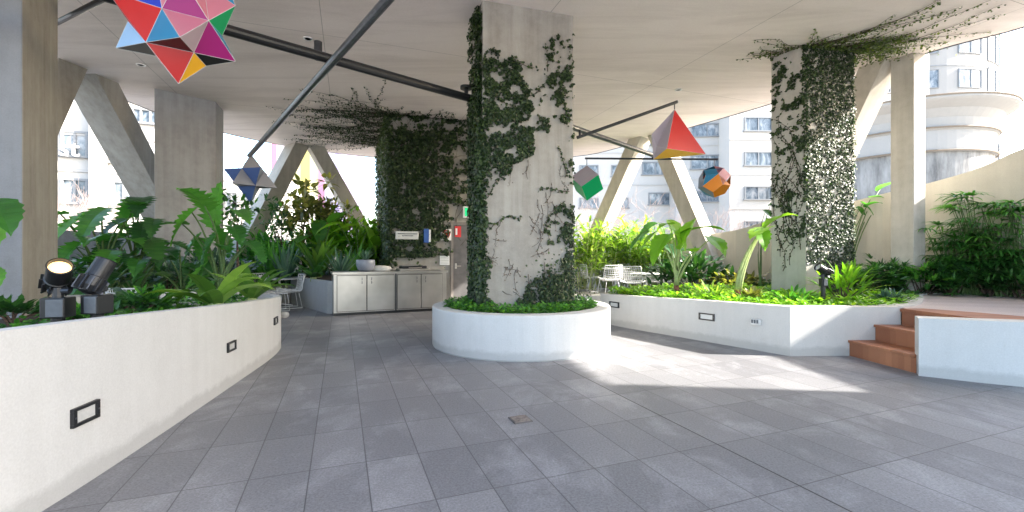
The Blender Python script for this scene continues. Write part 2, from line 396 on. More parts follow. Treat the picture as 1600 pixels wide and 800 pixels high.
# core block with door
WD = V((.954, .30, 0)); WN = V((.30, -.954, 0)); W0 = V((-3.15, 11.4, 0))
c4 = [W0, W0+WD*4.8, V((2.0, 15.4, 0)), V((-4.55, 15.2, 0))]
t = thing('service_core', 'square service core with ivy covered wall and grey door', 'building', (W0.x, W0.y, 0))
m = LMB(); m.prism([(p.x, p.y) for p in c4], 0, CZ+.02); m.build('wall', M['conc'], t)
def onwall(u, z, out=0.0): return W0+WD*u+WN*out+V((0, 0, z))
def wallbox(mb, u0, u1, z0, z1, d, out=0.0, tint=.5, mi=0):
    Mx = Matrix(((WD.x, -WN.x, 0), (WD.y, -WN.y, 0), (0, 0, 1)))
    c = onwall((u0+u1)/2, (z0+z1)/2, out+d/2); mb.box(c, (u1-u0, d, z1-z0), Mx, tint, mi)
UD = 1.585
doorf = plain('door_frame_paint', (.20, .18, .165), .5); doorm = plain('door_paint', (.105, .10, .10), .45, 0, .25, 6)
m = LMB(); wallbox(m, UD, UD+.07, 0, 2.17, .06, 0.002); wallbox(m, UD+1.02, UD+1.09, 0, 2.17, .06, .002); wallbox(m, UD+.07, UD+1.02, 2.09, 2.17, .06, .002)
fr = m.build('door_frame', doorf, t)
m = LMB(); wallbox(m, UD+.075, UD+1.015, .01, 2.085, .03, .002); dr = m.build('door', doorm, t)
m = LMB(); m.tube([onwall(UD+.14, 1.0, .05), onwall(UD+.14, 1.0, .09), onwall(UD+.27, 1.0, .09)], .012, 6); wallbox(m, UD+.115, UD+.165, .93, 1.07, .012, .033); m.v = [(a, b, c) for a, b, c in m.v]
h = m.build('handle', M['steel'], t)
for o in (h,):
    o.parent = dr; o.location = (0, 0, 0)
def text(s, size, name, mt, mat3, loc, parent=None, depth=.004, **k):
    cu = bpy.data.curves.new(name, 'FONT'); cu.body = s; cu.size = size; cu.extrude = depth; cu.align_x = 'CENTER'; cu.align_y = 'CENTER'
    tmp = bpy.data.objects.new(name, cu); COL.objects.link(tmp)
    bpy.context.view_layer.update()
    me = bpy.data.meshes.new_from_object(tmp.evaluated_get(bpy.context.evaluated_depsgraph_get()))
    bpy.data.objects.remove(tmp); me.name = name
    mw = mat3.to_4x4(); mw.translation = V(loc)-(V(parent.location) if parent is not None else V((0, 0, 0))); me.transform(mw)
    me.materials.clear(); me.materials.append(mt)
    o = bpy.data.objects.new(name, me); COL.objects.link(o); o.parent = parent; return meta(o, **k)
WM = Matrix(((WD.x, 0, WN.x), (WD.y, 0, WN.y), (0, 1, 0)))
wp = plain('sign_white', (.80, .80, .79), .4, 0, .04); rp = plain('sign_red', (.60, .03, .03), .4, 0, .05); bp = plain('sign_blue', (.03, .10, .35), .4)
m = LMB(); wallbox(m, UD+.11, UD+.28, 1.77, 2.06, .004, .034); q = m.build('fire_door_notice', rp, None, label='small red notice at the top left of the grey door', cat='sign')
m = LMB(); wallbox(m, UD+.13, UD+.18, 1.83, 2.0, .003, .040); m.build('notice_panel', wp, q)
m = LMB()
for k in range(9): wallbox(m, UD+.50+k*.045, UD+.53+k*.045, 1.475, 1.50, .003, .034)
for k in range(3): wallbox(m, UD+.66+k*.05, UD+.695+k*.05, 1.53, 1.555, .003, .034)
m.build('door_lettering', wp, dr)
# exit sign
gs = emit('exit_green', (.0, .62, .22), .55); gw = emit('exit_white', (.9, .97, .93), .7)
t = thing('exit_sign', 'lit green and white running man exit sign above the grey door', 'sign', onwall(UD+.55, 2.45))
m = LMB(); wallbox(m, UD+.33, UD+.78, 2.29, 2.59, .09, .002); m.build('housing', wp, t)
m = LMB(); wallbox(m, UD+.37, UD+.74, 2.33, 2.55, .006, .094); m.build('panel', gs, t)
m = LMB()
cx = UD+.53
m.lathe(onwall(cx+.02, 2.505, .106), [(0.001, -.004), (.019, -.004), (.019, .004), (.001, .004)], 12, M=WM)
for a, b in (((0, 2.48), (-.02, 2.42)), ((-.02, 2.42), (.03, 2.39)), ((.03, 2.39), (.02, 2.35)), ((-.02, 2.42), (-.06, 2.37)), ((0, 2.475), (.055, 2.455)), ((0, 2.475), (-.05, 2.46))):
    m.tube([onwall(cx+a[0], a[1], .104), onwall(cx+b[0], b[1], .104)], .009, 5)
wallbox(m, cx+.09, cx+.15, 2.345, 2.53, .004, .101)
m.build('running_figure', gw, t)
# no smoking sign
t = thing('no_smoking_sign', 'white square sign with red barred circle left of the grey door', 'sign', onwall(1.46, 1.83))
m = LMB(); wallbox(m, 1.32, 1.60, 1.68, 1.98, .006, .06); m.build('panel', wp, t)
m = LMB(); C0 = onwall(1.46, 1.85, .075)
ring = [C0+WD*math.cos(a)*.095+V((0, 0, math.sin(a)*.095)) for a in [2*PI*i/24 for i in range(25)]]
m.tube(ring, .013, 5); m.tube([C0+WD*-.065+V((0, 0, .065)), C0+WD*.065+V((0, 0, -.065))], .012, 5); m.build('barred_circle', rp, t)
m = LMB(); wallbox(m, 1.40, 1.53, 1.84, 1.865, .004, .07); m.build('cigarette', M['black'], t)
t = thing('notice_plaque', 'long pale rounded plaque among the ivy above the counter', 'sign', onwall(.45, 1.8))
m = LMB(); wallbox(m, .16, .74, 1.69, 1.90, .03, .12); m.build('panel', M['lens_off'], t, bevel=.014)
m = LMB()
for r_, n_ in ((1.835, 16), (1.785, 9)):
    for k in range(n_): wallbox(m, .47-n_*.0155+k*.031, .47-n_*.0155+k*.031+.022, r_-.011, r_+.011, .003, .152)
m.build('lettering', M['gunmetal'], t)
t = thing('wall_box', 'small blue and white box fixed beside the pale plaque', 'box', onwall(.9, 1.8))
m = LMB(); wallbox(m, .87, 1.0, 1.61, 1.97, .12, .05); m.build('casing', bp, t, bevel=.01)
m = LMB(); wallbox(m, 1.003, 1.05, 1.63, 1.95, .10, .05); m.build('side_panel', wp, t)
m = LMB(); wallbox(m, 1.30, 1.55, 1.03, 1.27, .05, .002)
vt = m.build('wall_vent', wp, None, label='white louvred vent low on the wall beside the door', cat='vent')
m = LMB()
for k in range(5): wallbox(m, 1.32, 1.53, 1.055+k*.042, 1.073+k*.042, .012, .053)
m.build('louvre', M['lens_off'], vt)

# ------------------------------------------------------------------ planters
def planter(name, label, cat='planter', loc=(0, 0, 0)): return thing(name, label, cat, loc)
# round
CPX, CPY = .135, 6.70
t = planter('round_planter', 'round white rendered planter around the ivy column', loc=(CPX, CPY, 0))
m = MB(); m.lathe((0, 0, 0), [(1.30, 0), (1.31, .02), (1.31, .545), (1.30, .562), (1.12, .565), (1.11, .555), (1.11, .3)], 96)
m.build('wall', M['white'], t, smooth=False)
m = MB(); m.lathe((0, 0, 0), [(1.115, .38), (1.115, .48), (.5, .52)], 40); m.build('soil', M['soil'], t)
# left planter
LF = catmull([(-2.15, .2, 1.03), (-2.22, .9, 1.0), (-2.31, 1.6, .965), (-2.38, 2.26, .94), (-2.48, 2.9, .908), (-2.77, 4.4, .815), (-3.06, 5.75, .745), (-3.40, 6.55, .70), (-3.95, 7.05, .70), (-4.5, 7.15, .72)], 8)
t = planter('long_planter', 'long curved white planter along the left foreground', loc=(-2.4, 2.3, 0))
m = LMB(); ribbon(m, [tuple(p) for p in LF], .10, 0, 1); w = m.build('wall', M['white'], t)
m = LMB()
inner = [(-4.5, 7.05, .80), (-4.25, 6.75, .80), (-4.45, 6.3, .80), (-4.9, 5.85, .80), (-5.6, 5.45, .80)]
ribbon(m, [tuple(p) for p in catmull(inner, 5)], .32, 0, 1); m.build('rear_ledge', M['white_cool'], t)
m = LMB(); n0 = 0
LFI = [(p.x-.09, p.y+.0, p.z-.11) for p in LF[:-16]]
for i in range(len(LFI)-1):
    a, b = LFI[i], LFI[i+1]
    m.poly([a, b, (min(b[0]-1.0, -5.3) if b[1] < 5.2 else b[0]-.8, b[1]+.0, .66), (min(a[0]-1.0, -5.3) if a[1] < 5.2 else a[0]-.8, a[1]+.0, .66)])
m.build('soil', M['soil'], t)
# right planter
RPF = [(1.70, 8.6, .56), (1.83, 8.28, .565), (2.25, 7.6, .585), (2.82, 6.80, .61), (3.56, 5.72, .635)]
RP2 = [(3.56, 5.72, .635), (5.03, 5.78, .625)]
t = planter('angular_planter', 'angular pale rendered planter beside the timber steps', loc=(3.56, 5.72, 0))
m = LMB()
fpts = [tuple(p) for p in catmull(RPF, 5)]
ins = []
for i, p in enumerate(fpts):
    a = V(fpts[max(i-1, 0)]); b = V(fpts[min(i+1, len(fpts)-1)]); d = (b-a); d.z = 0; d.normalize(); ins.append((p[0]-d.y*.17, p[1]+d.x*.17, p[2]))
ins[-1] = (3.66, 5.90, .635)
allo = fpts+[(5.03, 5.78, .625)]; alli = ins+[(5.03, 5.95, .625)]
n0 = 0
for i in range(len(allo)): m.v += [(allo[i][0], allo[i][1], 0), allo[i], alli[i], (alli[i][0], alli[i][1], .2)]
for i in range(len(allo)-1):
    a = i*4; b = a+4
    for j in range(3): m.face((a+j, b+j, b+j+1, a+j+1))
m.face((0, 1, 2, 3)); e = (len(allo)-1)*4; m.face((e, e+3, e+2, e+1))
m.build('wall', M['white_cool'], t)
DECKC = catmull([(5.03, 5.86, 0), (5.7, 6.25, 0), (6.5, 7.05, 0), (7.1, 7.7, 0), (7.7, 7.95, 0), (8.45, 7.6, 0)], 6)
soilp = [(p[0], p[1]) for p in alli]+[(p.x, p.y) for p in DECKC[1:-1]]+[(8.2, 7.8), (7.95, 8.45), (7.2, 9.4), (6.3, 11.0), (5.6, 11.9), (4.4, 11.0), (3.1, 9.6), (2.0, 9.0)]
m = LMB(); m.prism(soilp, .15, .52); m.build('soil', M['soil'], t)
# terrace behind, slightly raised, with its low kerb
m = MB(); m.prism([(1.75, 9.0), (3.0, 9.8), (4.3, 11.2), (5.5, 12.1), (4.3, 15.2), (2.6, 17.6), (1.6, 15.2), (1.5, 11.5)], .01, .2)
m.build('raised_terrace', plain('terrace_paving', (.40, .38, .37), .7, 0, .15, 6), kind='structure')
kt = thing('low_kerb_wall', 'low white curved kerb between the round planter and the outdoor tables', 'wall', (1.3, 9.5, 0))
m = LMB(); ribbon(m, [tuple(p) for p in catmull([(1.0, 9.9, .42), (1.5, 9.6, .42), (2.2, 9.55, .42), (2.9, 10.1, .42)], 6)], .25, 0, 1); m.build('wall', M['white_cool'], kt)
# deck and its white wall
m = MB(); dp = [(5.13, 5.80), (5.16, 4.45), (6.2, 4.1), (8.7, 4.0), (8.7, 6.2), (8.45, 7.6)]+[(p.x, p.y) for p in reversed(DECKC[2:-1])]
m.prism(dp, .05, .60); m.build('timber_deck', M['deck'], kind='structure')
m = MB(); ribbon(m, [(p.x, p.y, .625) for p in DECKC], .20, .3, 1)
m.build('deck_border', M['white_cool'], kind='structure')
t = thing('deck_wall', 'low white wall fronting the raised deck at the right edge', 'wall', (4.37, 4.80, 0))
m = LMB(); ribbon(m, [tuple(p) for p in catmull([(4.37, 4.80, .62), (4.95, 4.43, .635), (5.8, 4.10, .65), (7.0, 3.85, .66), (8.74, 3.7, .66)], 8)], .22, 0, 1)
m.build('wall', M['white'], t)
t = thing('timber_steps', 'three reddish hardwood steps up to the raised deck', 'steps', (4.33, 5.78, 0))
for k in range(3):
    x0 = 4.33+k*.34; x1 = x0+.34; z = .2*(k+1)
    lo = (4.90, 4.74, 4.66)[k]
    A, B = (x0, 5.765), (x0+.09, max(lo, 4.5)+(0 if k else 0))
    def rp_(a, b): return [a, b]
    m = LMB(); m.prism([(x0+.015, 5.76), (x0+.10, lo), (x0+.13, lo), (x0+.045, 5.76)], z-.2+(.0), z-.035); m.build('riser', M['timber'], t)
    xe = x1+.06 if k < 2 else x1-.29+.04
    xe = x1+.03
    if k < 2:
        m = LMB(); m.prism([(x0-.005, 5.765), (x0+.085, lo), (x0+.24, lo), (x0+.155, 5.765)], z-.032, z); m.prism([(x0+.163, 5.765), (x0+.248, lo), (x0+.44, lo), (x0+.356, 5.765)], z-.032, z); m.build('tread', M['timber'], t, bevel=.004)
    else:
        m = LMB(); m.prism([(x0-.005, 5.765), (x0+.085, lo), (x0+.95, lo-.02), (x0+.55, 5.4), (x0+.30, 5.765)], z-.032, z+.008); m.build('tread', M['timber'], t, bevel=.004)
# low concrete planter beside the counter
t = planter('concrete_planter', 'low grey concrete planter joined to the steel counter', loc=(-4.2, 9.97, 0))
m = LMB(); pp = [(-4.05, 9.80), (-3.78, 9.72), (-3.3, 11.2), (-4.8, 13.0), (-5.9, 11.9)]
m.prism(pp, 0, .72)
m.build('wall', M['kerb'], t, bevel=.012)
m = LMB(); m.prism([(-4.05, 9.98), (-3.86, 9.93), (-3.45, 11.2), (-4.8, 12.8), (-5.7, 11.85)], .70, .735); m.build('soil', M['soil'], t)
# left and rear beds
t = planter('rear_planting_bed', 'raised planting bed along the left and rear parapet', loc=(-7, 9, 0))
bed = catmull([(-8.4, 3.5, 0), (-7.4, 6.2, 0), (-6.5, 7.6, 0), (-6.3, 9.0, 0), (-6.1, 11.0, 0), (-5.9, 12.3, 0), (-4.7, 13.6, 0), (-4.3, 14.6, 0), (-4.5, 16.5, 0)], 5)
bp_ = [(p.x, p.y) for p in bed]+[(-4.6, 18.0), (-7.4, 16.5), (-8.9, 14.1), (-9.6, 11.5), (-9.8, 8.0), (-10.1, 3.5)]
m = LMB(); m.prism(bp_[::1], 0, .5); m.build('wall', M['white_cool'], t)
m = LMB(); m.prism([(x*1.012-.03, y) for x, y in bp_], .45, .515); m.build('soil', M['soil'], t)

# ------------------------------------------------------------------ counter
CD = V((.905, .425, 0)).normalized(); CN = V((CD.y, -CD.x, 0)); C0_ = V((-3.76, 9.42, 0))
CM = Matrix(((CD.x, -CN.x, 0), (CD.y, -CN.y, 0), (0, 0, 1)))
t = thing('steel_counter', 'long stainless steel outdoor kitchen counter with four cupboard doors', 'counter', C0_)
def cb(mb, u0, u1, z0, z1, y0, y1):  # y measured backward from the front
    c = C0_+CD*(u0+u1)/2-CN*(y0+y1)/2+V((0, 0, (z0+z1)/2)); mb.box(c, (u1-u0, y1-y0, z1-z0), CM)
LC = 2.46
m = LMB(); cb(m, 0, LC, .06, .88, .02, .68); m.build('carcass', M['steel'], t)
m = LMB(); cb(m, -.03, LC+.03, .88, .93, -.02, .72); m.build('worktop', M['steel'], t, bevel=.006)
m = LMB(); cb(m, 0, LC, 0, .058, .05, .6); m.build('plinth', M['black'], t)
for i, (a, b) in enumerate(((.07, .66), (.68, 1.25), (1.33, 1.85), (1.87, 2.36))):
    m = LMB(); cb(m, a, b, .09, .85, -.005, .018); d = m.build('door', M['steel'], t, bevel=.003)
    m = LMB(); cb(m, a-.009, b+.009, .08, .86, .0105, .0195); m.build('door_reveal', M['black'], t)
    hx = b-.09 if i % 2 == 0 else a+.09
    m = LMB()
    for zz in (.70, .78):
        c = C0_+CD*hx+CN*.02+V((0, 0, zz)); m.tube([c+V((0, 0, -.028)), c+CN*.012, c+V((0, 0, .028))], .007, 6)
    hh = m.build('handle', M['greymetal'], t); hh.parent = d
m = LMB(); cb(m, 1.275, 1.305, .06, .88, -.012, .02); m.build('divider', M['gunmetal'], t)
t = thing('barbecue', 'flat built-in barbecue with a dark lid on the steel counter', 'barbecue', C0_+CD*1.75-CN*.35+V((0, 0, .93)))
m = LMB(); cb(m, 1.40, 2.10, .93, .98, .12, .60); m.build('body', M['steel'], t, bevel=.01)
m = LMB(); cb(m, 1.46, 2.04, .98, 1.04, .16, .56); m.build('lid', M['gunmetal'], t, bevel=.02)
m = LMB(); m.tube([C0_+CD*1.6-CN*.1+V((0, 0, 1.0)), C0_+CD*1.9-CN*.1+V((0, 0, 1.0))], .012, 6); m.build('handle', M['steel'], t)
t = thing('canvas_cover', 'pale folded cover lying on the counter against the wall', 'cover', C0_+CD*1.0-CN*.5+V((0, 0, .93)))
m = LMB(); c = C0_+CD*1.02-CN*.45+V((0, 0, .931)); m.lathe(c, [(.22, 0), (.24, .03), (.22, .09), (.1, .12), (.01, .125)], 20, sx=1.1, sy=.7); m.build('cover', plain('canvas', (.62, .61, .58), .8, 0, .08, 12, .3), t, smooth=True)

# ------------------------------------------------------------------ leaf tools
Z = V((0, 0, 1))
HEART = [.42, .82, .98, 1.0, .94, .84, .71, .55, .36, .16, 0.0]
STRAP = [.55, .8, .95, 1.0, 1.0, .97, .9, .78, .58, .3, 0.0]
def prof(tab, s):
    x = s*(len(tab)-1); i = min(int(x), len(tab)-2); return tab[i]*(1-(x-i))+tab[i+1]*(x-i)
def leaf(mb, p, d, L, W, tab=STRAP, droop=.6, fold=.25, seg=8, t=.5, lobe=0.0, side=None, wav=0.0):
    p = V(p); d = V(d).normalized()
    side = side or d.cross(Z)
    if side.length < .05: side = V((1, 0, 0))
    side = side.normalized(); n0 = len(mb.v); st = L/seg; ph = U(0, 6)
    for i in range(seg+1):
        s = i/seg; w = W*.5*prof(tab, s)*(1-lobe*(i % 2))
        nn = side.cross(d).normalized()
        o = nn*(fold*w+wav*W*math.sin(ph+s*9)); o2 = nn*(fold*w-wav*W*math.sin(ph+s*9))
        fw = d*(lobe*st*.9 if i % 2 == 0 else 0)
        mb.v += [tuple(p-side*w+o+fw), tuple(p), tuple(p+side*w+o2+fw)]
        p = p+d*st; d = (d-Z*(droop/seg)*(.4+1.2*s)).normalized()
        side = (side-d*side.dot(d)).normalized()
    for i in range(seg):
        a = n0+i*3; b = a+3; tt = min(1, max(0, t+U(-.05, .05)))
        mb.face((a, a+1, b+1, b), tt); mb.face((a+1, a+2, b+2, b+1), tt)
def arc(p, q, sag=.2, n=6, bow=None):
    p = V(p); q = V(q); out = []
    mid = (p+q)/2+V((0, 0, sag))+(bow or V((0, 0, 0)))
    for i in range(n+1):
        t = i/n; out.append(p*(1-t)**2+mid*2*t*(1-t)+q*t*t)
    return out
def elephant_ear(label, base, tips, size=.55, leafm='leaf_alo', lobe=.35, group='elephant ear plants', stemm='stem', trunk=0.0, r=.016, cat='plant', name='elephant_ear_plant', ratio=.75):
    """tips: list of (x,y,z[,size]) where each blade joins its stalk"""
    base = V(base); t = thing(name, label, cat, base, group)
    lf = LMB(); sm = LMB()
    if trunk:
        tm = LMB(); tm.tube([base+V((0, 0, -.05)), base+V((.02, 0, trunk*.3)), base+V((.0, 0, trunk*.6)), base+V((0, .01, trunk+.03))], [.065, .05, .06, .045], 9); tm.build('trunk', M['trunk_red'], t)
    if lobe > .3: tips = list(tips)+[(q[0]+U(-.35, .35), q[1]+U(-.3, .3), base.z+(q[2]-base.z)*U(.35, .85), q[3]*U(.7, 1)) for q in tips]
    for q in tips:
        s = q[3] if len(q) > 3 else size*U(.8, 1.15); tip = V(q[:3]); b0 = base+V((U(-.03, .03), U(-.03, .03), trunk))
        h = (tip-b0); out = V((h.x, h.y, 0)); 
        if out.length < .05: out = V((U(-1, 1), U(-1, 1), 0))
        out.normalize()
        sm2 = arc(b0, tip, .12*h.length, 7, -out*.12*h.length)
        sm.tube(sm2, [r*1.5*(1-.6*i/7) for i in range(8)], 6)
        dd = (out*U(.3, .8)+V((U(-.4, .4), U(-.65, -.15), U(-.8, .45)))).normalized(); s *= 1.2
        if len(q) > 4: dd = V(q[4]).normalized()
        leaf(lf, tip-dd*s*.18, dd, s*1.15, s*ratio, HEART, U(.7, 1.5), U(.12, .4), 18 if lobe > .2 else 12, U(.25, .8), lobe, wav=.03)
    lf.build('leaves', M[leafm], t, smooth=False); sm.build('stalks', M['stem_pale'] if stemm == 'trunk_red' else M[stemm], t, smooth=True)
    return t
def rosette(label, base, n, L, W, leafm='leaf_bright', group='strap leaved plants', spread=(.3, 1.2), droop=(.6, 1.6), name='strap_leaf_plant', tt=(.2, .9), fold=.3, stalk=0):
    base = V(base); t = thing(name, label, 'plant', base, group); lf = LMB()
    for i in range(n):
        a = 2*PI*i/n*2.4+U(-.3, .3); k = U(*spread)
        d = V((math.cos(a)*k, math.sin(a)*k, 1)).normalized()
        leaf(lf, base+V((0, 0, stalk))+V((math.cos(a)*.02, math.sin(a)*.02, 0)), d, L*U(.7, 1.1), W*U(.8, 1.15), STRAP, U(*droop), fold, 9, U(*tt))
    lf.build('leaves', M[leafm], t)
    st = LMB(); st.tube([base+V((0, 0, -.06)), base+V((0, 0, .05+stalk))], [W*.5, W*.42], 8); st.build('stem', M['stem_pale'], t)
    return t
def bush(label, c, rad, n, L, W, leafm, group=None, name='shrub', h=None, stems=8, tt=(.1, .9), tab=STRAP, lobe=0.0, seg=4, droop=(.4, 1.4), finger=0, cat='shrub', z0=0):
    """n leaf clusters spread over an uneven crown; stems from the base"""
    c = V(c); t = thing(name, label, cat, (c.x, c.y, c.z), group); lf = LMB(); sm = LMB(); h = h or rad[2]*2
    hubs = []
    for i in range(stems):
        a = U(0, 2*PI); k = U(.15, .95); q = c+V((math.cos(a)*rad[0]*k, math.sin(a)*rad[1]*k, z0+(h-z0)*U(.45, 1)*(1-.35*k*k)))
        sm.tube(arc(c+V((U(-.1, .1)*rad[0], U(-.1, .1)*rad[1], -.05)), q, .05, 4), [.012, .011, .009, .007, .005], 4); hubs.append(q)
    for i in range(n):
        q = random.choice(hubs); s = U(.05, 1)**.6
        p = q+V((random.gauss(0, rad[0]*.24), random.gauss(0, rad[1]*.24), random.gauss(0, h*.13)-.0))
        p.z = max(p.z, c.z+.03+z0*.5)
        o = (p-c); o.z *= .4; o = o.normalized() if o.length > .01 else V((1, 0, 0))
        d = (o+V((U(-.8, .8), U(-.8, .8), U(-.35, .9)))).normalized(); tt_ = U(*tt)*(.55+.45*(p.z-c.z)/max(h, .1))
        if finger:
            s1 = d.cross(Z).normalized()
            for k in range(finger):
                an = (k/(finger-1)-.5)*2.4
                dd = (d*math.cos(an)+s1*math.sin(an)).normalized()
                leaf(lf, p, dd, L*U(.8, 1.1), W, tab, U(*droop), .2, seg, tt_)
        else:
            leaf(lf, p, d, L*U(.7, 1.2), W*U(.8, 1.2), tab, U(*droop), .2, seg, tt_, lobe)
    lf.build('leaves', M[leafm], t); sm.build('stems', M['trunk'], t)
    return t

# ------------------------------------------------------------------ ivy
def inpoly(x, y, poly):
    c = False; j = len(poly)-1
    for i in range(len(poly)):
        if (poly[i][1] > y) != (poly[j][1] > y) and x < (poly[j][0]-poly[i][0])*(y-poly[i][1])/(poly[j][1]-poly[i][1])+poly[i][0]: c = not c
        j = i
    return c
from mathutils import noise as mn
def ivyleaf(mb, p, n, s, t):
    a = U(0, 2*PI); nn = (V(n)+V((U(-.75, .75), U(-.75, .75), U(-.2, .9)))).normalized()
    e1 = nn.cross(Z).normalized(); e2 = e1.cross(nn); u = e1*math.cos(a)+e2*math.sin(a); w = nn.cross(u)
    u = u*s; w = w*s*.42; p = V(p)
    mb.poly([p-u*.5, p-u*.12-w*1.05, p+u*.55, p-u*.12+w*1.05], t)
def face_ivy(lf, A, B, z0, z1, n, nrm, dens, s=(.035, .06), out=(.01, .05), nsc=2.2, thr=.0, tt=(.1, .9), jit=0.0):
    A = V(A); B = V(B); c = 0
    for i in range(n):
        u = R(); z = U(z0, z1); p = A.lerp(B, u); p = V((p.x, p.y, z)); x, y = px(p)
        wx = mn.noise(V((x*.045, y*.045, 1)))*16+mn.noise(V((x*.15, y*.15, 4)))*9+U(-2, 2); wy = mn.noise(V((x*.045, y*.045, 9)))*16+mn.noise(V((x*.15, y*.15, 7)))*9
        d = dens(x+wx*jit, y+wy*jit)
        if d <= 0: continue
        q = mn.noise(V((p.x*nsc+3, p.y*nsc, z*nsc)))*.7+mn.noise(V((p.x*nsc*3.1, p.y*nsc*3.1+5, z*nsc*3.1)))*.55
        if q+d-.5 < U(-.12, .12)+thr: continue
        ivyleaf(lf, p+V(nrm)*U(*out), nrm, U(*s), max(0, min(1, U(*tt)+q*.3)))
def creeper(sm, p, d, n, step, axes, nrm, lf=None, dens=2, s=.045, wander=.35, r=.006, tt=(.1, .8), pull=None, leafstart=0, ok=None):
    p = V(p); e1, e2 = V(axes[0]), V(axes[1]); pts = [p.copy()]
    d = V(d).normalized()
    for i in range(n):
        a = random.gauss(0, wander); d = (d+e1.cross(e2).cross(d)*a).normalized()
        if pull: d = (d+V(pull)*.15).normalized()
        if ok and not ok(p+d*step): break
        p = p+d*step; pts.append(p.copy())
        if lf and i >= leafstart:
            for k in range(dens):
                ivyleaf(lf, p+d*U(-.5, .5)*step+V((U(-.03, .03), U(-.03, .03), U(-.03, .03)))+V(nrm)*.02, nrm, s*U(.7, 1.2), U(*tt))
    if len(pts) < 2: return pts
    n = len(pts)-1
    sm.tube(pts, [(r*(1-.7*i/n)+.001)*.75 for i in range(n+1)], 4); return pts
# centre column
t = thing('climbing_ivy', 'dark ivy climbing the left half and corner of the central column', 'ivy', (-.42, 6.3, .5))
lf = LMB(); sm = LMB(); ls = LMB()
PA = [(753, 86), (770, 82), (800, 93), (816, 104), (824, 140), (838, 165), (848, 195), (836, 214), (828, 238), (822, 252), (800, 262), (765, 268), (753, 275)]
PB = [(858, 58), (880, 60), (897, 78), (897, 195), (868, 188), (850, 160), (836, 150), (848, 124), (862, 108), (856, 88)]
PC = [(860, 326), (897, 326), (897, 480), (812, 480), (822, 452), (850, 428), (860, 405), (851, 374)]
HOLE = [(776, 121, 15), (792, 165, 10), (774, 206, 10), (838, 178, 8), (800, 240, 8)]
def dcen(x, y):
    if inpoly(x, y, PA):
        for a, b, r in HOLE:
            if (x-a)**2+((y-b)*1.4)**2 < r*r: return .22
        return .95 if x > 757 else .8
    if inpoly(x, y, PB): return .62 if y < 150 else .5
    if inpoly(x, y, PC): return .92 if y > 425 or x > 878 else .42
    if 754 <= x < 762 and y > 270: return .75
    if x > 890 and y > 55: return .55
    if 765 < x < 835 and 60 < y < 95: return .02
    return 0
fn = V((.30, -.954, 0)); ln_ = V((-.95, -.325, 0))
face_ivy(lf, CC[0], CC[1], .45, CZ-.02, 75000, fn, dcen, (.02, .044), (.006, .05), 5.0, .25, (.0, .85), jit=1.0)
face_ivy(lf, CC[3], CC[0], .45, CZ-.02, 15000, ln_, lambda x, y: 1.2 if y > 150 else (.75 if x > 748 else .35), (.03, .055), (.005, .07), 2.6)
# corner bulge and the bushy foot
for i in range(2600):
    z = U(.45, 3.2); ivyleaf(lf, V((-.43+random.gauss(0, .03), 6.29+random.gauss(0, .03), z)), V((-.4, -.9, 0)), U(.03, .055), U(.1, .9))
def ff(x, z, o=0.0):
    p = V(CC[0]+(0,)).lerp(V(CC[1]+(0,)), x); return V((p.x, p.y, z))+fn*o
okc = lambda p: .01 < (p-V(CC[0]+(0,))).dot(WD) < 1.39 and .5 < p.z < CZ-.03
for (u, z, du, dz, n_) in ((.06, 2.75, .5, .5, 8), (.1, 3.55, .7, .3, 6), (.07, 1.65, .5, .6, 9), (.05, 2.1, .35, .8, 9), (.9, 2.1, -.5, -.2, 8), (.95, 2.25, -.7, .1, 8), (.3, 4.05, .8, .25, 6), (.7, 4.0, .2, .6, 6), (.62, 3.7, -.8, -.2, 6), (.9, 2.45, -.1, 1, 8)):
    creeper(sm, ff(u, z, .01), WD*du+Z*dz, n_, .06, (WD, Z), fn, lf, 3, .045, .25, ok=okc)
for (u, z, du, dz, n_) in ((.05, 1.35, .8, -.5, 10), (.3, 1.1, .2, -1, 9), (.42, 1.25, .3, -1, 12), (.28, .95, .9, -.3, 9), (.6, 2.0, .05, -1, 14), (.55, 1.7, .3, -1, 10), (.68, 2.1, -.05, -1, 16), (.7, 1.4, -.2, -1, 11), (.15, 1.6, .1, -1, 12), (.5, .9, .6, -.2, 7), (.76, 1.9, .05, -1, 15), (.4, 2.5, .05, -1, 18), (.8, 2.6, 0, -1, 14)):
    for k in range(3):
        creeper(sm, ff(min(.97, max(.03, u+U(-.09, .09))), z+U(-.25, .2), .006), WD*(du+U(-.4, .4))+Z*dz, max(4, int(n_*U(.3, .9))), .04, (WD, Z), fn, ls if R() < .8 else None, 1, .022, .30, .0045, (.0, 1), ok=okc)
ff_b = ff(.80, .5, .16)
for i in range(2100):
    k = abs(random.gauss(0, .30)); a = U(-PI, PI)
    p = ff(.82+math.cos(a)*k*.5, .5+abs(math.sin(a))*k*1.1, U(.02, .22)); ivyleaf(lf, p, fn, U(.02, .045), U(.1, .95))
lf.build('leaves', M['ivy'], t); sm.build('stems', M['ivystem'], t); ls.build('dry_leaves', plain('dry_ivy', (.12, .075, .05), .8, 0, .5), t)
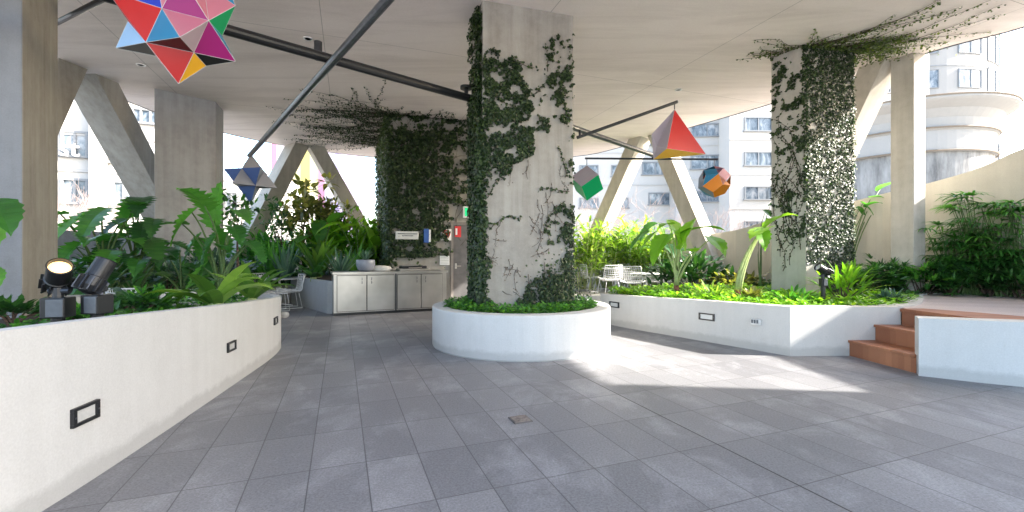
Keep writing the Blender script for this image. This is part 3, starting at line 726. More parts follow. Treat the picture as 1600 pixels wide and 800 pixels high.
# core wall ivy
t = thing('climbing_ivy', 'thick dark ivy covering the wall above the steel counter', 'ivy', (W0.x, W0.y, .5))
lf = LMB(); sm = LMB()
def dcore(x, y):
    if y > 418: return 0
    if x > 700 and 322 < y < 420: return .35 if x < 708 and y < 395 else 0
    if y > 402: return .35
    if x > 682 and y > 372: return .5
    if y < 205: return .62
    d = .97-.30*max(0, (x-650)/85)
    if 690 < x and 225 < y < 330: d -= .1
    return d
wb = W0+WD*2.45
face_ivy(lf, W0, wb, .9, CZ-.02, 46000, WN, dcore, (.032, .072), (.01, .14), 5.5, .22, (0, .8))
lface = V((-(15.2-11.4), -(4.55-3.15), 0)).normalized()
for i in range(5200):
    u = R(); p = W0.lerp(V((-4.55, 15.2, 0)), u); ivyleaf(lf, V((p.x, p.y, U(.5, CZ)))+lface*U(.02, .12), lface, U(.05, .09), U(.5, 1))
for i in range(1800):
    ivyleaf(lf, V((W0.x+random.gauss(0, .05), W0.y+random.gauss(0, .05), U(.9, CZ))), V((-.3, -.9, 0)), U(.05, .08), U(.2, 1))
for i in range(26):
    creeper(sm, onwall(U(.02, 2.3), U(1.4, 4.2), .03), WD*U(-.5, .5)+Z*U(.2, 1), 14, .12, (WD, Z), WN, None, 1, .05, .4, .008, ok=lambda p: 0 < (p-W0).dot(WD) < 2.6 and .9 < p.z < CZ-.03)
# over the soffit
CX = (V((1, 0, 0)), V((0, 1, 0)))
DN = V((0, 0, -1))
for i in range(84):
    u = R(); a = W0.lerp(V((-4.55, 15.2, 0)), u*.9)+V((0, 0, CZ-.015))
    if i < 22: a = W0+WD*U(-.05, .5)+V((0, 0, CZ-.015))
    dx = V((-1, U(-.75, .05), 0)) if i > 10 else V((U(-1, -.5), -1.0, 0))
    creeper(sm, a, dx, random.randint(8, 22), .13, CX, DN, lf, 4 if i % 3 else 2, .045, .2, .006, (.05, .8), leafstart=0)
for i in range(34):
    a = onwall(U(.1, 2.4), CZ-.015, .02); creeper(sm, a, WN*U(.3, 1)+WD*U(-.9, .9), random.randint(3, 8), .1, CX, DN, lf, 2, .05, .3, .008, (.1, .7))
lf.build('leaves', M['ivy'], t); sm.build('stems', M['ivystem'], t)
# right column ivy
t = thing('climbing_ivy', 'clipped ivy on the right column spreading over the soffit', 'ivy', (5.01, 7.62, .5))
lf = LMB(); sm = LMB(); lp = LMB()
rn = V((.23, -.98, 0)).normalized(); rl = V((-.86, -.51, 0)).normalized()
e_r = (V(RC[1]+(0,))-V(RC[0]+(0,))).normalized(); e_l = (V(RC[0]+(0,))-V(RC[3]+(0,))).normalized()
def drc(x, y):
    if y > 412: return .0 if x < 1290 else .9
    lo = 412-(x-1259)*.0
    return .76 if y > 190 else .82
face_ivy(lf, RC[0], RC[1], .6, CZ-.02, 19000, rn, drc, (.024, .044), (.004, .03), 7, .02, (.0, .8))
face_ivy(lf, RC[3], RC[0], .6, CZ-.02, 16000, rl, lambda x, y: .40 if y < 175 else (.33 if x > 1232 and y < 372 else (.16 if y < 345 else 0)), (.028, .045), (.004, .03), 4.5, .06)
for i in range(24):
    p = V(RC[3]+(0,)).lerp(V(RC[0]+(0,)), U(.1, .98)); creeper(sm, p+V((0, 0, U(.9, 2.6)))+rl*.008, e_l*U(-.3, .3)+Z, random.randint(12, 26), .1, (e_l, Z), rl, lf, 3, .036, .3, .008, ok=lambda p: .01 < (p-V(RC[3]+(0,))).dot(e_l) < .57 and p.z < CZ-.03)
for i in range(900):
    ivyleaf(lf, V((5.01+random.gauss(0, .02), 7.62+random.gauss(0, .02), U(2.2, CZ))), V((-.3, -.9, 0)), U(.03, .05), U(.1, .9))
for i in range(700):
    ivyleaf(lf, V((5.99+random.gauss(0, .025), 7.85+random.gauss(0, .025), U(1.0, CZ))), V((.3, -.9, 0)), U(.03, .05), U(.3, 1))
# soffit runners on the right: long towards the right and the camera
for i in range(46):
    a = V(RC[0]+(0,)).lerp(V(RC[1]+(0,)), U(0, 1))+V((0, 0, CZ-.015))
    if i < 24: d = V((1, U(-.55, .15), 0)); n_ = random.randint(10, 24)
    elif i < 36: d = V((1, U(-1.3, -.4), 0)); n_ = random.randint(10, 26)
    else: d = V((U(-.2, .9), -1, 0)); n_ = random.randint(3, 8)
    creeper(sm, a, d, n_, .085, CX, DN, lp, 3, .038, .13, .007, (.1, .8))
for i in range(14):
    a = V(RC[3]+(0,)).lerp(V(RC[0]+(0,)), R())+V((0, 0, CZ-.015)); creeper(sm, a, V((-1, U(-.5, .4), 0)), random.randint(5, 12), .085, CX, DN, lp, 2, .036, .2, .006, (.1, .6))
for i in range(900):
    p = V((6.0+abs(random.gauss(0, .5)), 7.8+random.gauss(0, .28), CZ-.02-abs(random.gauss(0, .04)))); ivyleaf(lp, p, DN, U(.03, .05), U(.1, .9))
lf.build('leaves', M['ivy'], t); lp.build('runner_leaves', leafmat('ivy_runner_leaf', (0.027, 0.047, 0.014), (0.081, 0.121, 0.027), (0.216, 0.270, 0.068), .4, .25), t); sm.build('stems', M['ivystem'], t)

# ------------------------------------------------------------------ plants
def GP(x, Y, z): return V(((x-800)/F*Y, Y, z))
def tips(Y, pts, s=None, dy=.35): return [tuple(P(x, y, Y+U(-dy, dy)))+((s*q[0],) if (s and (q:=r)) else ()) for x, y, *r in pts]
def T(Y, pts, dy=.3): return [tuple(P(a, b, Y+U(-dy, dy)))+(c,) for a, b, c in pts]
elephant_ear('elephant ear plant cut by the left edge of the picture', GP(-60, 3.6, .8), [tuple(P(-14, 318, 3.5))+(.34, (.95, -.35, -.35)), tuple(P(-22, 420, 3.4))+(.2, (.9, -.3, -.3)), tuple(P(-30, 345, 3.7))+(.36, (.5, -.4, -.8))], leafm='leaf_alo', lobe=.12)
elephant_ear('elephant ear beside the near left column, stalks splayed', GP(160, 7.0, .5), T(7.0, [(108, 352, .62), (132, 338, .6), (158, 330, .55), (185, 352, .5), (150, 375, .6), (205, 335, .45), (118, 385, .45), (95, 335, .45), (172, 395, .45)]), lobe=.38)
elephant_ear('elephant ear with frilled dark leaves left of the broad column', GP(210, 7.4, .5), T(7.4, [(205, 318, .5), (222, 310, .5), (192, 345, .45), (235, 375, .55), (180, 380, .5), (250, 390, .5), (215, 400, .5), (240, 345, .4), (265, 380, .4)]), lobe=.42, leafm='leaf_deep')
elephant_ear('elephant ear leaning across the front of the broad column', GP(345, 7.3, .5), T(7.3, [(300, 332, .55), (320, 322, .6), (285, 350, .45), (335, 345, .6), (365, 355, .5), (310, 370, .45), (350, 385, .4), (372, 330, .5), (330, 400, .4)]), lobe=.42, leafm='leaf_alo', trunk=.25)
elephant_ear('elephant ear at the foot of the broad column, leaves low', GP(285, 7.9, .5), T(7.8, [(265, 405, .45), (300, 420, .5), (280, 385, .45), (320, 415, .45), (255, 430, .4), (335, 435, .4)]), lobe=.4, leafm='leaf_deep')
elephant_ear('low elephant ear with glossy leaves behind the second spotlight', GP(185, 7.7, .5), T(7.7, [(150, 430, .4), (195, 425, .4), (215, 440, .35), (170, 445, .35), (235, 445, .3)]), lobe=.3, leafm='leaf_deep')
rosette('broad strap leaved lily planted at the long planter rim', GP(338, 4.55, .76), 12, .64, .16, 'leaf_lily', droop=(.8, 2.6), spread=(.35, 1.5), fold=.45)
rosette('smaller strap leaved lily right of the first in the planter', GP(392, 5.5, .72), 11, .60, .14, 'leaf_lily', droop=(.6, 2.4), spread=(.3, 1.3), fold=.45)
rosette('blue green strap plant behind the two planter lilies', GP(195, 5.4, .66), 12, .5, .08, 'leaf_blue', droop=(1, 2.4), spread=(.5, 1.5))
for i, (x, Y, w, h, mt, lb) in enumerate(((212, 4.4, .3, .09, 'leaf_deep', 'low leafy shrub drooping over the planter rim beside the lilies'), (245, 4.6, .26, .12, 'leaf_alo', 'small bright shrub in the long planter left of the lily'),
        (262, 8.6, .8, .45, 'leaf_blue', 'low blue green shrub in front of the broad column'), (130, 3.6, .2, .1, 'leaf_alo', 'tiny leafy plant at the feet of the spotlights'), (20, 3.9, .25, .1, 'leaf_deep', 'small leafy plant at the foot of the near left column'))):
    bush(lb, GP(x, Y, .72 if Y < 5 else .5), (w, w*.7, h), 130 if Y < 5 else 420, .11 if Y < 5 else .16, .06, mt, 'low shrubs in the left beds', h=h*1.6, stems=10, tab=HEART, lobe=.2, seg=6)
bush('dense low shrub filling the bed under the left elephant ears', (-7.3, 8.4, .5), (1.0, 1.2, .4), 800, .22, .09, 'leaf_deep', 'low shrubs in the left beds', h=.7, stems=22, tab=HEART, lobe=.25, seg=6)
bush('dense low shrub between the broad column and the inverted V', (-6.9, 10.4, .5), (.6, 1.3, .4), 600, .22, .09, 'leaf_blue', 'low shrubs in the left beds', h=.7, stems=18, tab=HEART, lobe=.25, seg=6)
# rear centre group
rosette('dark sword leaved plant at the foot of the left strut', GP(425, 12.0, .5), 26, 1.25, .10, 'leaf_alo', spread=(.1, .5), droop=(.1, .6), fold=.2)
rosette('blue green sword leaved clump left of the flowering tree', GP(447, 11.6, .5), 26, 1.2, .10, 'leaf_blue', spread=(.1, .55), droop=(.1, .7), fold=.2)
rosette('arching sword leaved plant behind the white chairs', GP(405, 12.6, .5), 22, 1.3, .11, 'leaf_alo', spread=(.15, .7), droop=(.2, .9), fold=.2)
rosette('tall canna with upright broad leaves above the low planter', GP(498, 11.2, .7), 20, 1.15, .20, 'leaf_lily', spread=(.15, .8), droop=(.3, 1.2))
rosette('broad leaved lily drooping over the low concrete planter', GP(490, 10.7, .72), 14, .75, .17, 'leaf_deep', droop=(1.0, 2.6), spread=(.4, 1.4))
rosette('spiky grey green plant right of the broad leaved lily', GP(532, 10.7, .72), 22, .78, .09, 'leaf_blue', spread=(.2, .9), droop=(.2, 1.0))
rosette('upright dark leaved clump beside the plant pot', GP(552, 11.4, .72), 20, 1.0, .13, 'leaf_alo', spread=(.15, .7), droop=(.3, 1.0))
elephant_ear('banana leaved plant with lit leaves near the ivy corner', GP(560, 12.4, .6), T(12.4, [(528, 350, .6), (555, 352, .7), (540, 375, .6), (575, 360, .7), (585, 385, .6), (515, 380, .6), (600, 375, .5)]), lobe=.05, leafm='leaf_bright', ratio=.5)
elephant_ear('leafy plant with round bright leaves in the rear centre', GP(505, 12.6, .6), T(12.6, [(480, 370, .6), (500, 350, .65), (520, 345, .6), (470, 395, .6), (495, 385, .6), (525, 365, .6)]), lobe=.05, leafm='leaf_alo', ratio=.6)
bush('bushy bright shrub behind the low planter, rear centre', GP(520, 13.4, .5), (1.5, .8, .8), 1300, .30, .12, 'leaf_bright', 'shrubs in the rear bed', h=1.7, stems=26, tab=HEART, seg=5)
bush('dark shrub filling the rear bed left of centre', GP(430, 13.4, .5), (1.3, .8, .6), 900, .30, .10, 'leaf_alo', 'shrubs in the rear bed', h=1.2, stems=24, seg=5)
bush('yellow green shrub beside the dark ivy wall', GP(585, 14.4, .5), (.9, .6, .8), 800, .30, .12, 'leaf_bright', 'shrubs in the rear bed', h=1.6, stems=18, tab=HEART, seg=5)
def small_tree(label, base, top, blobs, n, L, W, leafm, group='small trees in the rear bed', tr=.035):
    base = V(base); t = thing('small_tree', label, 'tree', base, group); lf = LMB(); sm = LMB()
    top = V(top); sm.tube(arc(base, top, 0, 6, V((U(-.1, .1), 0, 0))), [tr*(1-.1*i) for i in range(7)], 7)
    for c, r, w in blobs:
        c = V(c); q0 = base.lerp(top, U(.65, 1)); sm.tube(arc(q0, c, .05, 5), [tr*.5, tr*.45, tr*.4, tr*.3, tr*.2, tr*.12], 5)
        for k in range(7):
            e = c+V((random.gauss(0, r*.55), random.gauss(0, r*.55), random.gauss(0, r*.5))); sm.tube(arc(c, e, .02, 3), [tr*.2, tr*.15, tr*.12, tr*.06], 4)
            for j in range(int(n*w/7)):
                p = e+V((random.gauss(0, r*.23), random.gauss(0, r*.23), random.gauss(0, r*.2)))
                d = (p-e).normalized()+V((U(-.6, .6), U(-.6, .6), U(-.4, .8)))
                leaf(lf, p, d, L*U(.7, 1.2), W*U(.8, 1.2), HEART, U(.4, 1.4), .25, 4, U(.05, .95))
    lf.build('crown', M[leafm], t); sm.build('trunk', M['trunk'], t); return t
Yt = 13.2
small_tree('small fiddle leaf tree standing inside the tall inverted V', GP(473, Yt, .5), P(474, 350, Yt),
    [(P(478, 305, Yt), .42, 1), (P(462, 322, Yt+.3), .3, .7), (P(495, 318, Yt-.2), .38, .9), (P(470, 345, Yt), .4, .8), (P(445, 350, Yt+.2), .35, .6), (P(505, 345, Yt), .5, 1)], 85, .26, .16, 'leaf_redgreen')
small_tree('thin dark tree with fine foliage at the left strut', GP(440, 12.9, .5), P(440, 365, 12.9),
    [(P(440, 330, 12.9), .4, 1), (P(428, 350, 12.9), .35, .7), (P(455, 360, 12.7), .45, 1), (P(418, 375, 13), .4, .7)], 120, .15, .06, 'leaf_deep')
small_tree('wispy rear tree with reddish shoots right of centre', GP(520, 13.8, .5), P(520, 360, 13.8),
    [(P(512, 330, 13.8), .4, .8), (P(530, 335, 13.8), .35, .5), (P(545, 355, 13.6), .4, .6), (P(500, 322, 13.9), .3, .5)], 130, .2, .09, 'leaf_redgreen')
small_tree('slender tree with feathery leaves right of the broad column', GP(375, 9.3, .5), P(372, 350, 9.3),
    [(P(368, 318, 9.3), .25, .6), (P(380, 330, 9.3), .28, .6), (P(360, 345, 9.2), .25, .5)], 90, .16, .08, 'leaf_deep')
# potted plant
pc = C0_+CD*.68-CN*.30+V((0, 0, .93))
t = thing('potted_plant', 'agave in a round grey bowl pot on the steel counter', 'potted plant', pc)
m = LMB(); m.lathe(pc, [(.10, 0), (.17, .05), (.205, .14), (.20, .25), (.19, .26), (.17, .25), (.16, .20)], 28); m.build('pot', plain('grey_glaze', (.24, .26, .31), .35, 0, .2, 8), t, smooth=True)
lf = LMB()
for i in range(24):
    a = U(0, 2*PI); leaf(lf, pc+V((0, 0, .2)), V((math.cos(a)*U(.2, .9), math.sin(a)*U(.2, .9), 1)), U(.22, .36), .05, STRAP, U(.1, .8), .3, 6, U(.2, .9))
lf.build('leaves', M['leaf_blue'], t)
# right planter specimens
elephant_ear('sunlit elephant ear with red trunk beside the outdoor tables', GP(1057, 8.2, .52), T(8.2, [(1040, 372, .52), (1073, 362, .58), (1046, 350, .3), (1112, 372, .45), (1022, 366, .4), (1084, 392, .2)], .2)+[tuple(P(1066, 380, 8.1))+(.56, (.35, .05, 1)), tuple(P(1050, 350, 8.3))+(.5, (.35, -.45, -.7))], leafm='leaf_bright', lobe=.14, trunk=.22, stemm='trunk_red', r=.017)
elephant_ear('sunlit elephant ear with one tall bending stalk near the right column', GP(1153, 7.2, .52), [tuple(P(1196, 356, 7.2))+(.44, (-.55, -.35, -.1)), tuple(P(1200, 352, 7.25))+(.42, (.55, -.1, .55)), tuple(P(1190, 362, 7.1))+(.3, (-.1, -.5, -.6))], leafm='leaf_bright', lobe=.2, trunk=.18, stemm='stem_pale', r=.02)
elephant_ear('round leaved climber reaching past the left side of the right column', GP(1190, 8.6, .52), T(8.6, [(1196, 330, .25), (1200, 345, .28), (1192, 358, .22), (1204, 320, .2)], .1), leafm='leaf_alo', lobe=.05, r=.008)
elephant_ear('branch of pale round leaves beyond the right ivy column', GP(1325, 9.2, .52), T(9.2, [(1348, 318, .26), (1362, 308, .26), (1375, 296, .3), (1355, 322, .24), (1381, 308, .22), (1368, 318, .2), (1340, 326, .22)], .15), leafm='leaf_alo', lobe=.05, r=.010)
# bamboo like clump behind tables
for i, (x, Y, n_, lb) in enumerate(((912, 13.6, 520, 'left end of the tall sunlit ginger clumps behind the tables'), (948, 14.2, 560, 'tall sunlit ginger clump behind the round table'), (985, 14.4, 560, 'tall ginger clump between the two hanging solids'),
                                     (1018, 13.8, 480, 'ginger clump to the left of the red trunked elephant ear'))):
    base = GP(x, Y, .25); t = thing('ginger_clump', lb, 'plant', base, 'ginger clumps behind the tables'); lf = LMB(); sm = LMB()
    for k in range(46):
        a = U(0, 2*PI); r0 = U(0, .35); h = U(1.5, 2.25)*(.92 if i == 3 else 1); p0 = base+V((math.cos(a)*r0*1.2, math.sin(a)*r0, 0)); q = p0+V((math.cos(a)*U(.1, .55), math.sin(a)*U(.1, .5), h*U(.75, 1)))
        pts = arc(p0, q, .1, 8); sm.tube(pts, [.014-.001*j for j in range(9)], 4)
        for j in range(3, 9):
            for s in (-1, 1):
                b = U(0, 2*PI); leaf(lf, pts[j], V((math.cos(b), math.sin(b), U(.1, 1.1))), U(.28, .5), .065, STRAP, U(.6, 1.8), .25, 5, U(.1, 1))
    lf.build('leaves', M['leaf_bamboo'], t); sm.build('stalks', M['stem_pale'], t)
elephant_ear('dark elephant ear behind the white mesh chairs', GP(1035, 10.4, .3), T(10.6, [(1022, 352, .5), (1010, 365, .5), (1040, 385, .5), (1028, 395, .4), (1060, 395, .4)]), leafm='leaf_deep', lobe=.15)
bush('low dark shrub at the foot of the right strut', GP(1085, 10.2, .4), (.8, .6, .4), 420, .24, .09, 'leaf_deep', 'low shrubs along the right parapet', h=.75, stems=16, seg=5)
bush('low reddish green shrub between strut and ivy column', GP(1150, 9.6, .45), (.7, .5, .3), 300, .18, .07, 'leaf_redgreen', 'low shrubs along the right parapet', h=.42, stems=14, seg=4)
for i, (x, Y, w, h, mt, lb) in enumerate(((1352, 7.9, .55, .55, 'leaf_deep', 'glossy shrub just right of the ivy column foot'), (1400, 8.1, .6, .62, 'leaf_deep', 'glossy fingered shrub in front of the slim column'), (1440, 7.9, .5, .6, 'leaf_alo', 'fingered shrub right of the slim column'),
        (1490, 7.75, .45, .60, 'leaf_deep', 'fingered shrub behind the rear curve of the deck'), (1545, 7.55, .42, .62, 'leaf_deep', 'dark fingered shrub under the palms'), (1600, 7.2, .5, .6, 'leaf_deep', 'dark fingered shrub at the right edge below the palms'))):
    bush(lb, GP(x, Y, .5), (w, w*.6, h), 150, .17, .032, mt, 'fingered shrubs behind the deck', h=h, stems=20, finger=7, seg=4, name='fingered_shrub', tt=(.1, 1.0))
for i, (x, Y, h, lb) in enumerate(((1485, 7.95, 1.35, 'short lady palm beside the slim column'), (1530, 7.75, 1.85, 'tallest lady palm with drooping fans against the parapet'), (1568, 7.5, 1.75, 'lady palm leaning at the right of the tallest'), (1605, 7.3, 1.7, 'lady palm cut by the right edge of the picture'), (1512, 7.9, 1.3, 'lady palm low in front of the tallest'))):
    base = GP(x, Y, .5); t = thing('lady_palm', lb, 'palm', base, 'lady palms against the beige parapet'); lf = LMB(); sm = LMB()
    for k in range(58):
        a = U(0, 2*PI); hh = h*U(.25, 1); q = base+V((math.cos(a)*U(.15, .5), math.sin(a)*U(.05, .32), hh)); pts = arc(base+V((U(-.12, .12), U(-.1, .1), 0)), q, .15, 5); sm.tube(pts, [.012, .011, .01, .008, .006, .004], 4)
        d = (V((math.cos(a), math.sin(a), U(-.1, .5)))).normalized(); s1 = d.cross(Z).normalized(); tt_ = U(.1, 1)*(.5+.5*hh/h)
        for j in range(9):
            an = (j/8-.5)*2.6; leaf(lf, q, (d*math.cos(an)+s1*math.sin(an)+Z*U(-.1, .15)).normalized(), U(.26, .40), .036, STRAP, U(.7, 1.9), .2, 5, tt_)
    lf.build('leaves', leafm_ if False else M['leaf_alo'], t); sm.build('canes', M['stem'], t)
bush('feathery pale green fern mound between the two sunlit elephant ears', GP(1112, 7.35, .54), (.32, .25, .15), 150, .16, .035, 'leaf_bamboo', 'small plants in the ground cover', h=.26, stems=10, seg=4)
bush('small reddish leaved plant beside the bending elephant ear stalk', GP(1172, 6.9, .54), (.16, .14, .1), 70, .12, .06, 'leaf_redgreen', 'small plants in the ground cover', h=.2, stems=7, seg=4, tab=HEART)
bush('low dark fern left of the dark spotlight', GP(1240, 6.6, .54), (.25, .2, .12), 110, .16, .04, 'leaf_alo', 'small plants in the ground cover', h=.2, stems=8, seg=4)
bush('blue green tuft near the right end of the ground cover', GP(1392, 6.5, .54), (.25, .18, .1), 90, .14, .04, 'leaf_blue', 'small plants in the ground cover', h=.18, stems=8, seg=4)
bush('long leaved bright shrub at the foot of the right ivy column', GP(1318, 6.9, .52), (.35, .3, .3), 90, .34, .05, 'leaf_bright', 'low shrubs along the right parapet', h=.42, stems=14, seg=6)
# ground covers (uncountable): one object each
def cover(name, label, pts, n, L, W, mt, z, h, tt=(.1, 1)):
    lf = MB(); xs = [p[0] for p in pts]; ys = [p[1] for p in pts]; k = 0
    while k < n:
        x, y = U(min(xs), max(xs)), U(min(ys), max(ys))
        if not inpoly(x, y, pts): continue
        k += 1; q = mn.noise(V((x*2.5, y*2.5, 0))); a = U(0, 2*PI)
        leaf(lf, (x, y, z+h*U(.1, 1)*(.75+q*.6)), (math.cos(a), math.sin(a), U(-.1, 1.0)), L*U(.6, 1.2), W*U(.7, 1.2), HEART, U(.4, 1.6), .25, 3, max(0, min(1, U(*tt)+q*.35)))
    return lf.build(name, mt, label=label, cat='ground cover', kind='stuff')
cover('ground_cover', 'bright leafy ground cover filling the angular planter', [(p[0], p[1]) for p in alli]+[(5.6, 6.3), (6.4, 7.1), (7.0, 7.75), (6.6, 8.6), (5.9, 9.2), (4.0, 9.3), (2.9, 9.3), (2.0, 8.8)], 9000, .12, .065, M['leaf_bright'], .52, .17, (.15, 1))
cover('ground_cover', 'dark ground cover along the beige parapet', [(6.4, 7.2), (7.3, 7.9), (8.3, 7.8), (7.9, 8.4), (7.1, 9.4), (6.2, 10.8), (5.5, 11.6), (4.4, 10.6), (4.4, 9.3), (5.9, 9.2)], 4200, .13, .06, M['leaf_deep'], .52, .2, (0, .8))
ringp = [(CPX+1.1*math.cos(a), CPY+1.08*math.sin(a)) for a in [2*PI*i/28 for i in range(28)]]
lf = MB()
for i in range(5200):
    a = U(0, 2*PI); r = U(.55, 1.13)**1; b = U(0, 2*PI)
    leaf(lf, (CPX+r*math.cos(a), CPY+r*math.sin(a), .49+U(.01, .13)), (math.cos(b), math.sin(b), U(-.1, 1)), U(.05, .09), U(.03, .045), HEART, U(.4, 1.4), .2, 3, U(0, .95))
lf.build('ground_cover', M['leaf_alo'], label='trailing green ground cover inside the round planter', cat='ground cover', kind='stuff')
cover('ground_cover', 'sparse ground cover between the spotlights and the planter lilies', [(-2.5, 2.2), (-2.7, 3.2), (-2.95, 4.4), (-3.25, 5.6), (-3.6, 6.3), (-4.3, 6.2), (-4.4, 4.5), (-3.6, 2.4)], 1500, .09, .05, M['leaf_alo'], .70, .07, (.0, .9))
cover('ground_cover', 'low leafy ground cover in the rear planting bed', [(-7.3, 6.4), (-6.5, 8), (-6.3, 10.8), (-6.0, 12.2), (-4.8, 13.6), (-4.6, 16), (-7.4, 16.2), (-9.0, 13), (-9.6, 8)], 5200, .2, .08, M['leaf_deep'], .5, .3, (0, .9))

# ------------------------------------------------------------------ hanging mobile
def seg(label, a, b, r, mt, name='mobile_arm', extra=None, k=14):
    a = V(a); b = V(b); t = thing(name, label, 'sculpture arm', a); m = LMB(); m.tube([a, b], r, k); m.build('tube', M[mt], t, smooth=False)
    m = LMB(); d = (b-a).normalized()
    m.tube([b, b+d*.015], r*1.04, k); m.build('end_cap', M['greymetal'], t)
    if extra: extra(t)
    return t
def linkpart(t, a, b, r=.012, nm='hanger'):
    m = LMB(); m.tube([a, b], r, 8); m.build(nm, M['gunmetal'], t)
pA = V((-.62, 6.85, 3.69)); pB = V((-3.05, 4.73, 3.69)); dd = (pB-pA).normalized()
def ex(t):
    m = LMB(); m.lathe(pA+V((-.08, -.03, .16)), [(.02, -.02), (.09, -.02), (.09, .02), (.02, .02)], 20); m.tube([pA+V((-.08, -.03, 0)), pA+V((-.08, -.03, .16))], .03, 8); m.build('flange', M['black'], t)
seg('thick black beam of the mobile running from the central column to upper left', pB+dd*3.2, pA, .058, 'black', extra=ex)
a = P(605, 0, 4.06); b = P(390, 243, 9.3); d3 = (b-a).normalized()
def ex(t): linkpart(t, P(497, 93, 5.55), P(497, 93, 5.55)+V((0, 0, .22)), .05)
seg('long grey tube slanting down to the small blue star', a-d3*1.6, b, .046, 'greymetal', extra=ex)
seg('thin dark tube crossing the upper left corner behind the big star', P(165, -4, 5.2)+(P(165, -4, 5.2)-P(91, 33, 5.75)).normalized()*1.5, P(60, 50, 6.0), .032, 'gunmetal')
a = V((.84, 6.98, P(897, 196, 7.0).z)); b = P(1024, 243.5, 9.0)
seg('grey tube from the central column to the red pyramid', a, b, .045, 'greymetal')
a = P(850, 233, 6.95); b = P(1057, 159.5, 7.6)
def ex(t): linkpart(t, P(906, 213, 7.1), P(906, 203, 7.1), .02)
seg('thin dark tube rising to the right, red pyramid on its end', P(902, 215, 7.1), b, .026, 'gunmetal', extra=ex)
def ex(t): linkpart(t, P(1020, 247, 9.0), P(1020, 242, 9.0), .02)
seg('thin level tube carrying the green cube and the many sided ball', P(914, 247.5, 9.0), P(1121, 249, 9.0), .02, 'gunmetal', extra=ex)
def solid(name, label, verts, faces, cols, hang=None, cat='hanging sculpture', group=None):
    """one lacquered plate per colour"""
    c = sum((V(v) for v in verts), V((0, 0, 0)))/len(verts); t = thing(name, label, cat, c, group)
    used = sorted(set(cols)); m = LMB(); m.v = [tuple(v) for v in verts]
    for f, k in zip(faces, cols): m.face(tuple(f), .5, used.index(k))
    m.build('body', [M['g_'+k] for k in used], t)
    # slim pale edge bead
    m = LMB(); es = set()
    for f in faces:
        for i in range(len(f)): es.add(tuple(sorted((f[i], f[(i+1) % len(f)]))))
    sz = max((V(v)-c).length for v in verts)
    for a, b in es: m.tube([verts[a], verts[b]], sz*.0022, 4)
    m.build('edge_trim', M['lens_off'], t)
    if hang:
        m = LMB(); m.tube(hang, .008, 6); m.build('cable', M['gunmetal'], t)
    return t
# big star (front half measured, closed at the back)
YS = 4.0
def SP(x, y, d): return P(x, y, YS+d*YS/F)
O1, O2, O3, O4, O5 = SP(228, 66, -50), SP(253, 13, -60), SP(326, 32, -60), SP(303, 82, -55), SP(322, 103, -25)
Ft, A_, B_, C_, D_ = SP(281, 58, -110), SP(181, 75, 0), SP(279, 131, -30), SP(368, 96, -20), SP(368, 9, -20)
Pp, Q_, S_, Rr = SP(168, -14, -30), SP(281, -40, -70), SP(243, -46, -40), SP(318, -26, -30)
Y1, X1, E1 = SP(200, 33, -5), SP(243, 87, -15), SP(347, 56, -10)
K_ = SP(272, 20, 110); T1_, T2_ = SP(215, -60, 0), SP(340, -55, 0)
B1, B2, B3, B4 = SP(225, 50, 60), SP(320, 75, 60), SP(325, -10, 60), SP(230, -20, 60)
vs = [O1, O2, O3, O4, O5, Ft, A_, B_, C_, D_, Pp, Q_, S_, Rr, Y1, X1, E1, K_, T1_, T2_, B1, B2, B3, B4]
fs = [((5, 1, 0), 'teal'), ((5, 2, 1), 'pink'), ((5, 3, 2), 'lilac'), ((5, 0, 3), 'mirror_black'), ((0, 7, 3), 'red'), ((3, 7, 4), 'yellow'), ((2, 3, 8), 'magenta'), ((3, 4, 8), 'mirror_black'),
      ((6, 0, 14), 'sky'), ((6, 15, 0), 'mirror_black'), ((10, 14, 0, 1), 'red'), ((10, 1, 12), 'blue'), ((1, 11, 12), 'pink'), ((1, 2, 11), 'magenta'), ((2, 9, 13), 'pink'), ((2, 13, 11), 'pink'), ((2, 16, 9), 'green'), ((2, 8, 16), 'teal'), ((0, 15, 7), 'red'),
      ((6, 14, 20), 'sky'), ((14, 10, 20), 'red'), ((10, 23, 20), 'blue'), ((10, 12, 18), 'blue'), ((10, 18, 23), 'magenta'), ((12, 11, 18), 'sky'), ((11, 19, 18), 'yellow'), ((18, 19, 23), 'red'), ((23, 19, 22), 'pink'), ((11, 13, 19), 'magenta'), ((13, 9, 19), 'teal'), ((9, 22, 19), 'yellow'),
      ((9, 16, 22), 'red'), ((16, 21, 22), 'blue'), ((16, 8, 21), 'yellow'), ((8, 4, 21), 'pink'), ((4, 7, 21), 'magenta'), ((7, 15, 21), 'teal'), ((15, 20, 21), 'red'), ((15, 6, 20), 'magenta'), ((20, 23, 17), 'pink'), ((23, 22, 17), 'sky'), ((22, 21, 17), 'red'), ((21, 20, 17), 'blue')]
solid('hanging_star', 'large faceted star in red, pink, magenta, blue and yellow panels', vs, [f for f, _ in fs], [c for _, c in fs], [SP(262, -30, 0), V(SP(262, -30, 0)) + V((0, 0, 1.2))])
def orient_poly(vs, fs):
    c = sum((V(v) for v in vs), V((0, 0, 0)))/len(vs); out = []
    for f in fs:
        a, b, d = V(vs[f[0]]), V(vs[f[1]]), V(vs[f[2]]); n = (b-a).cross(d-a)
        out.append(tuple(f) if n.dot((a+b+d)/3-c) > 0 else tuple(reversed(f)))
    return out
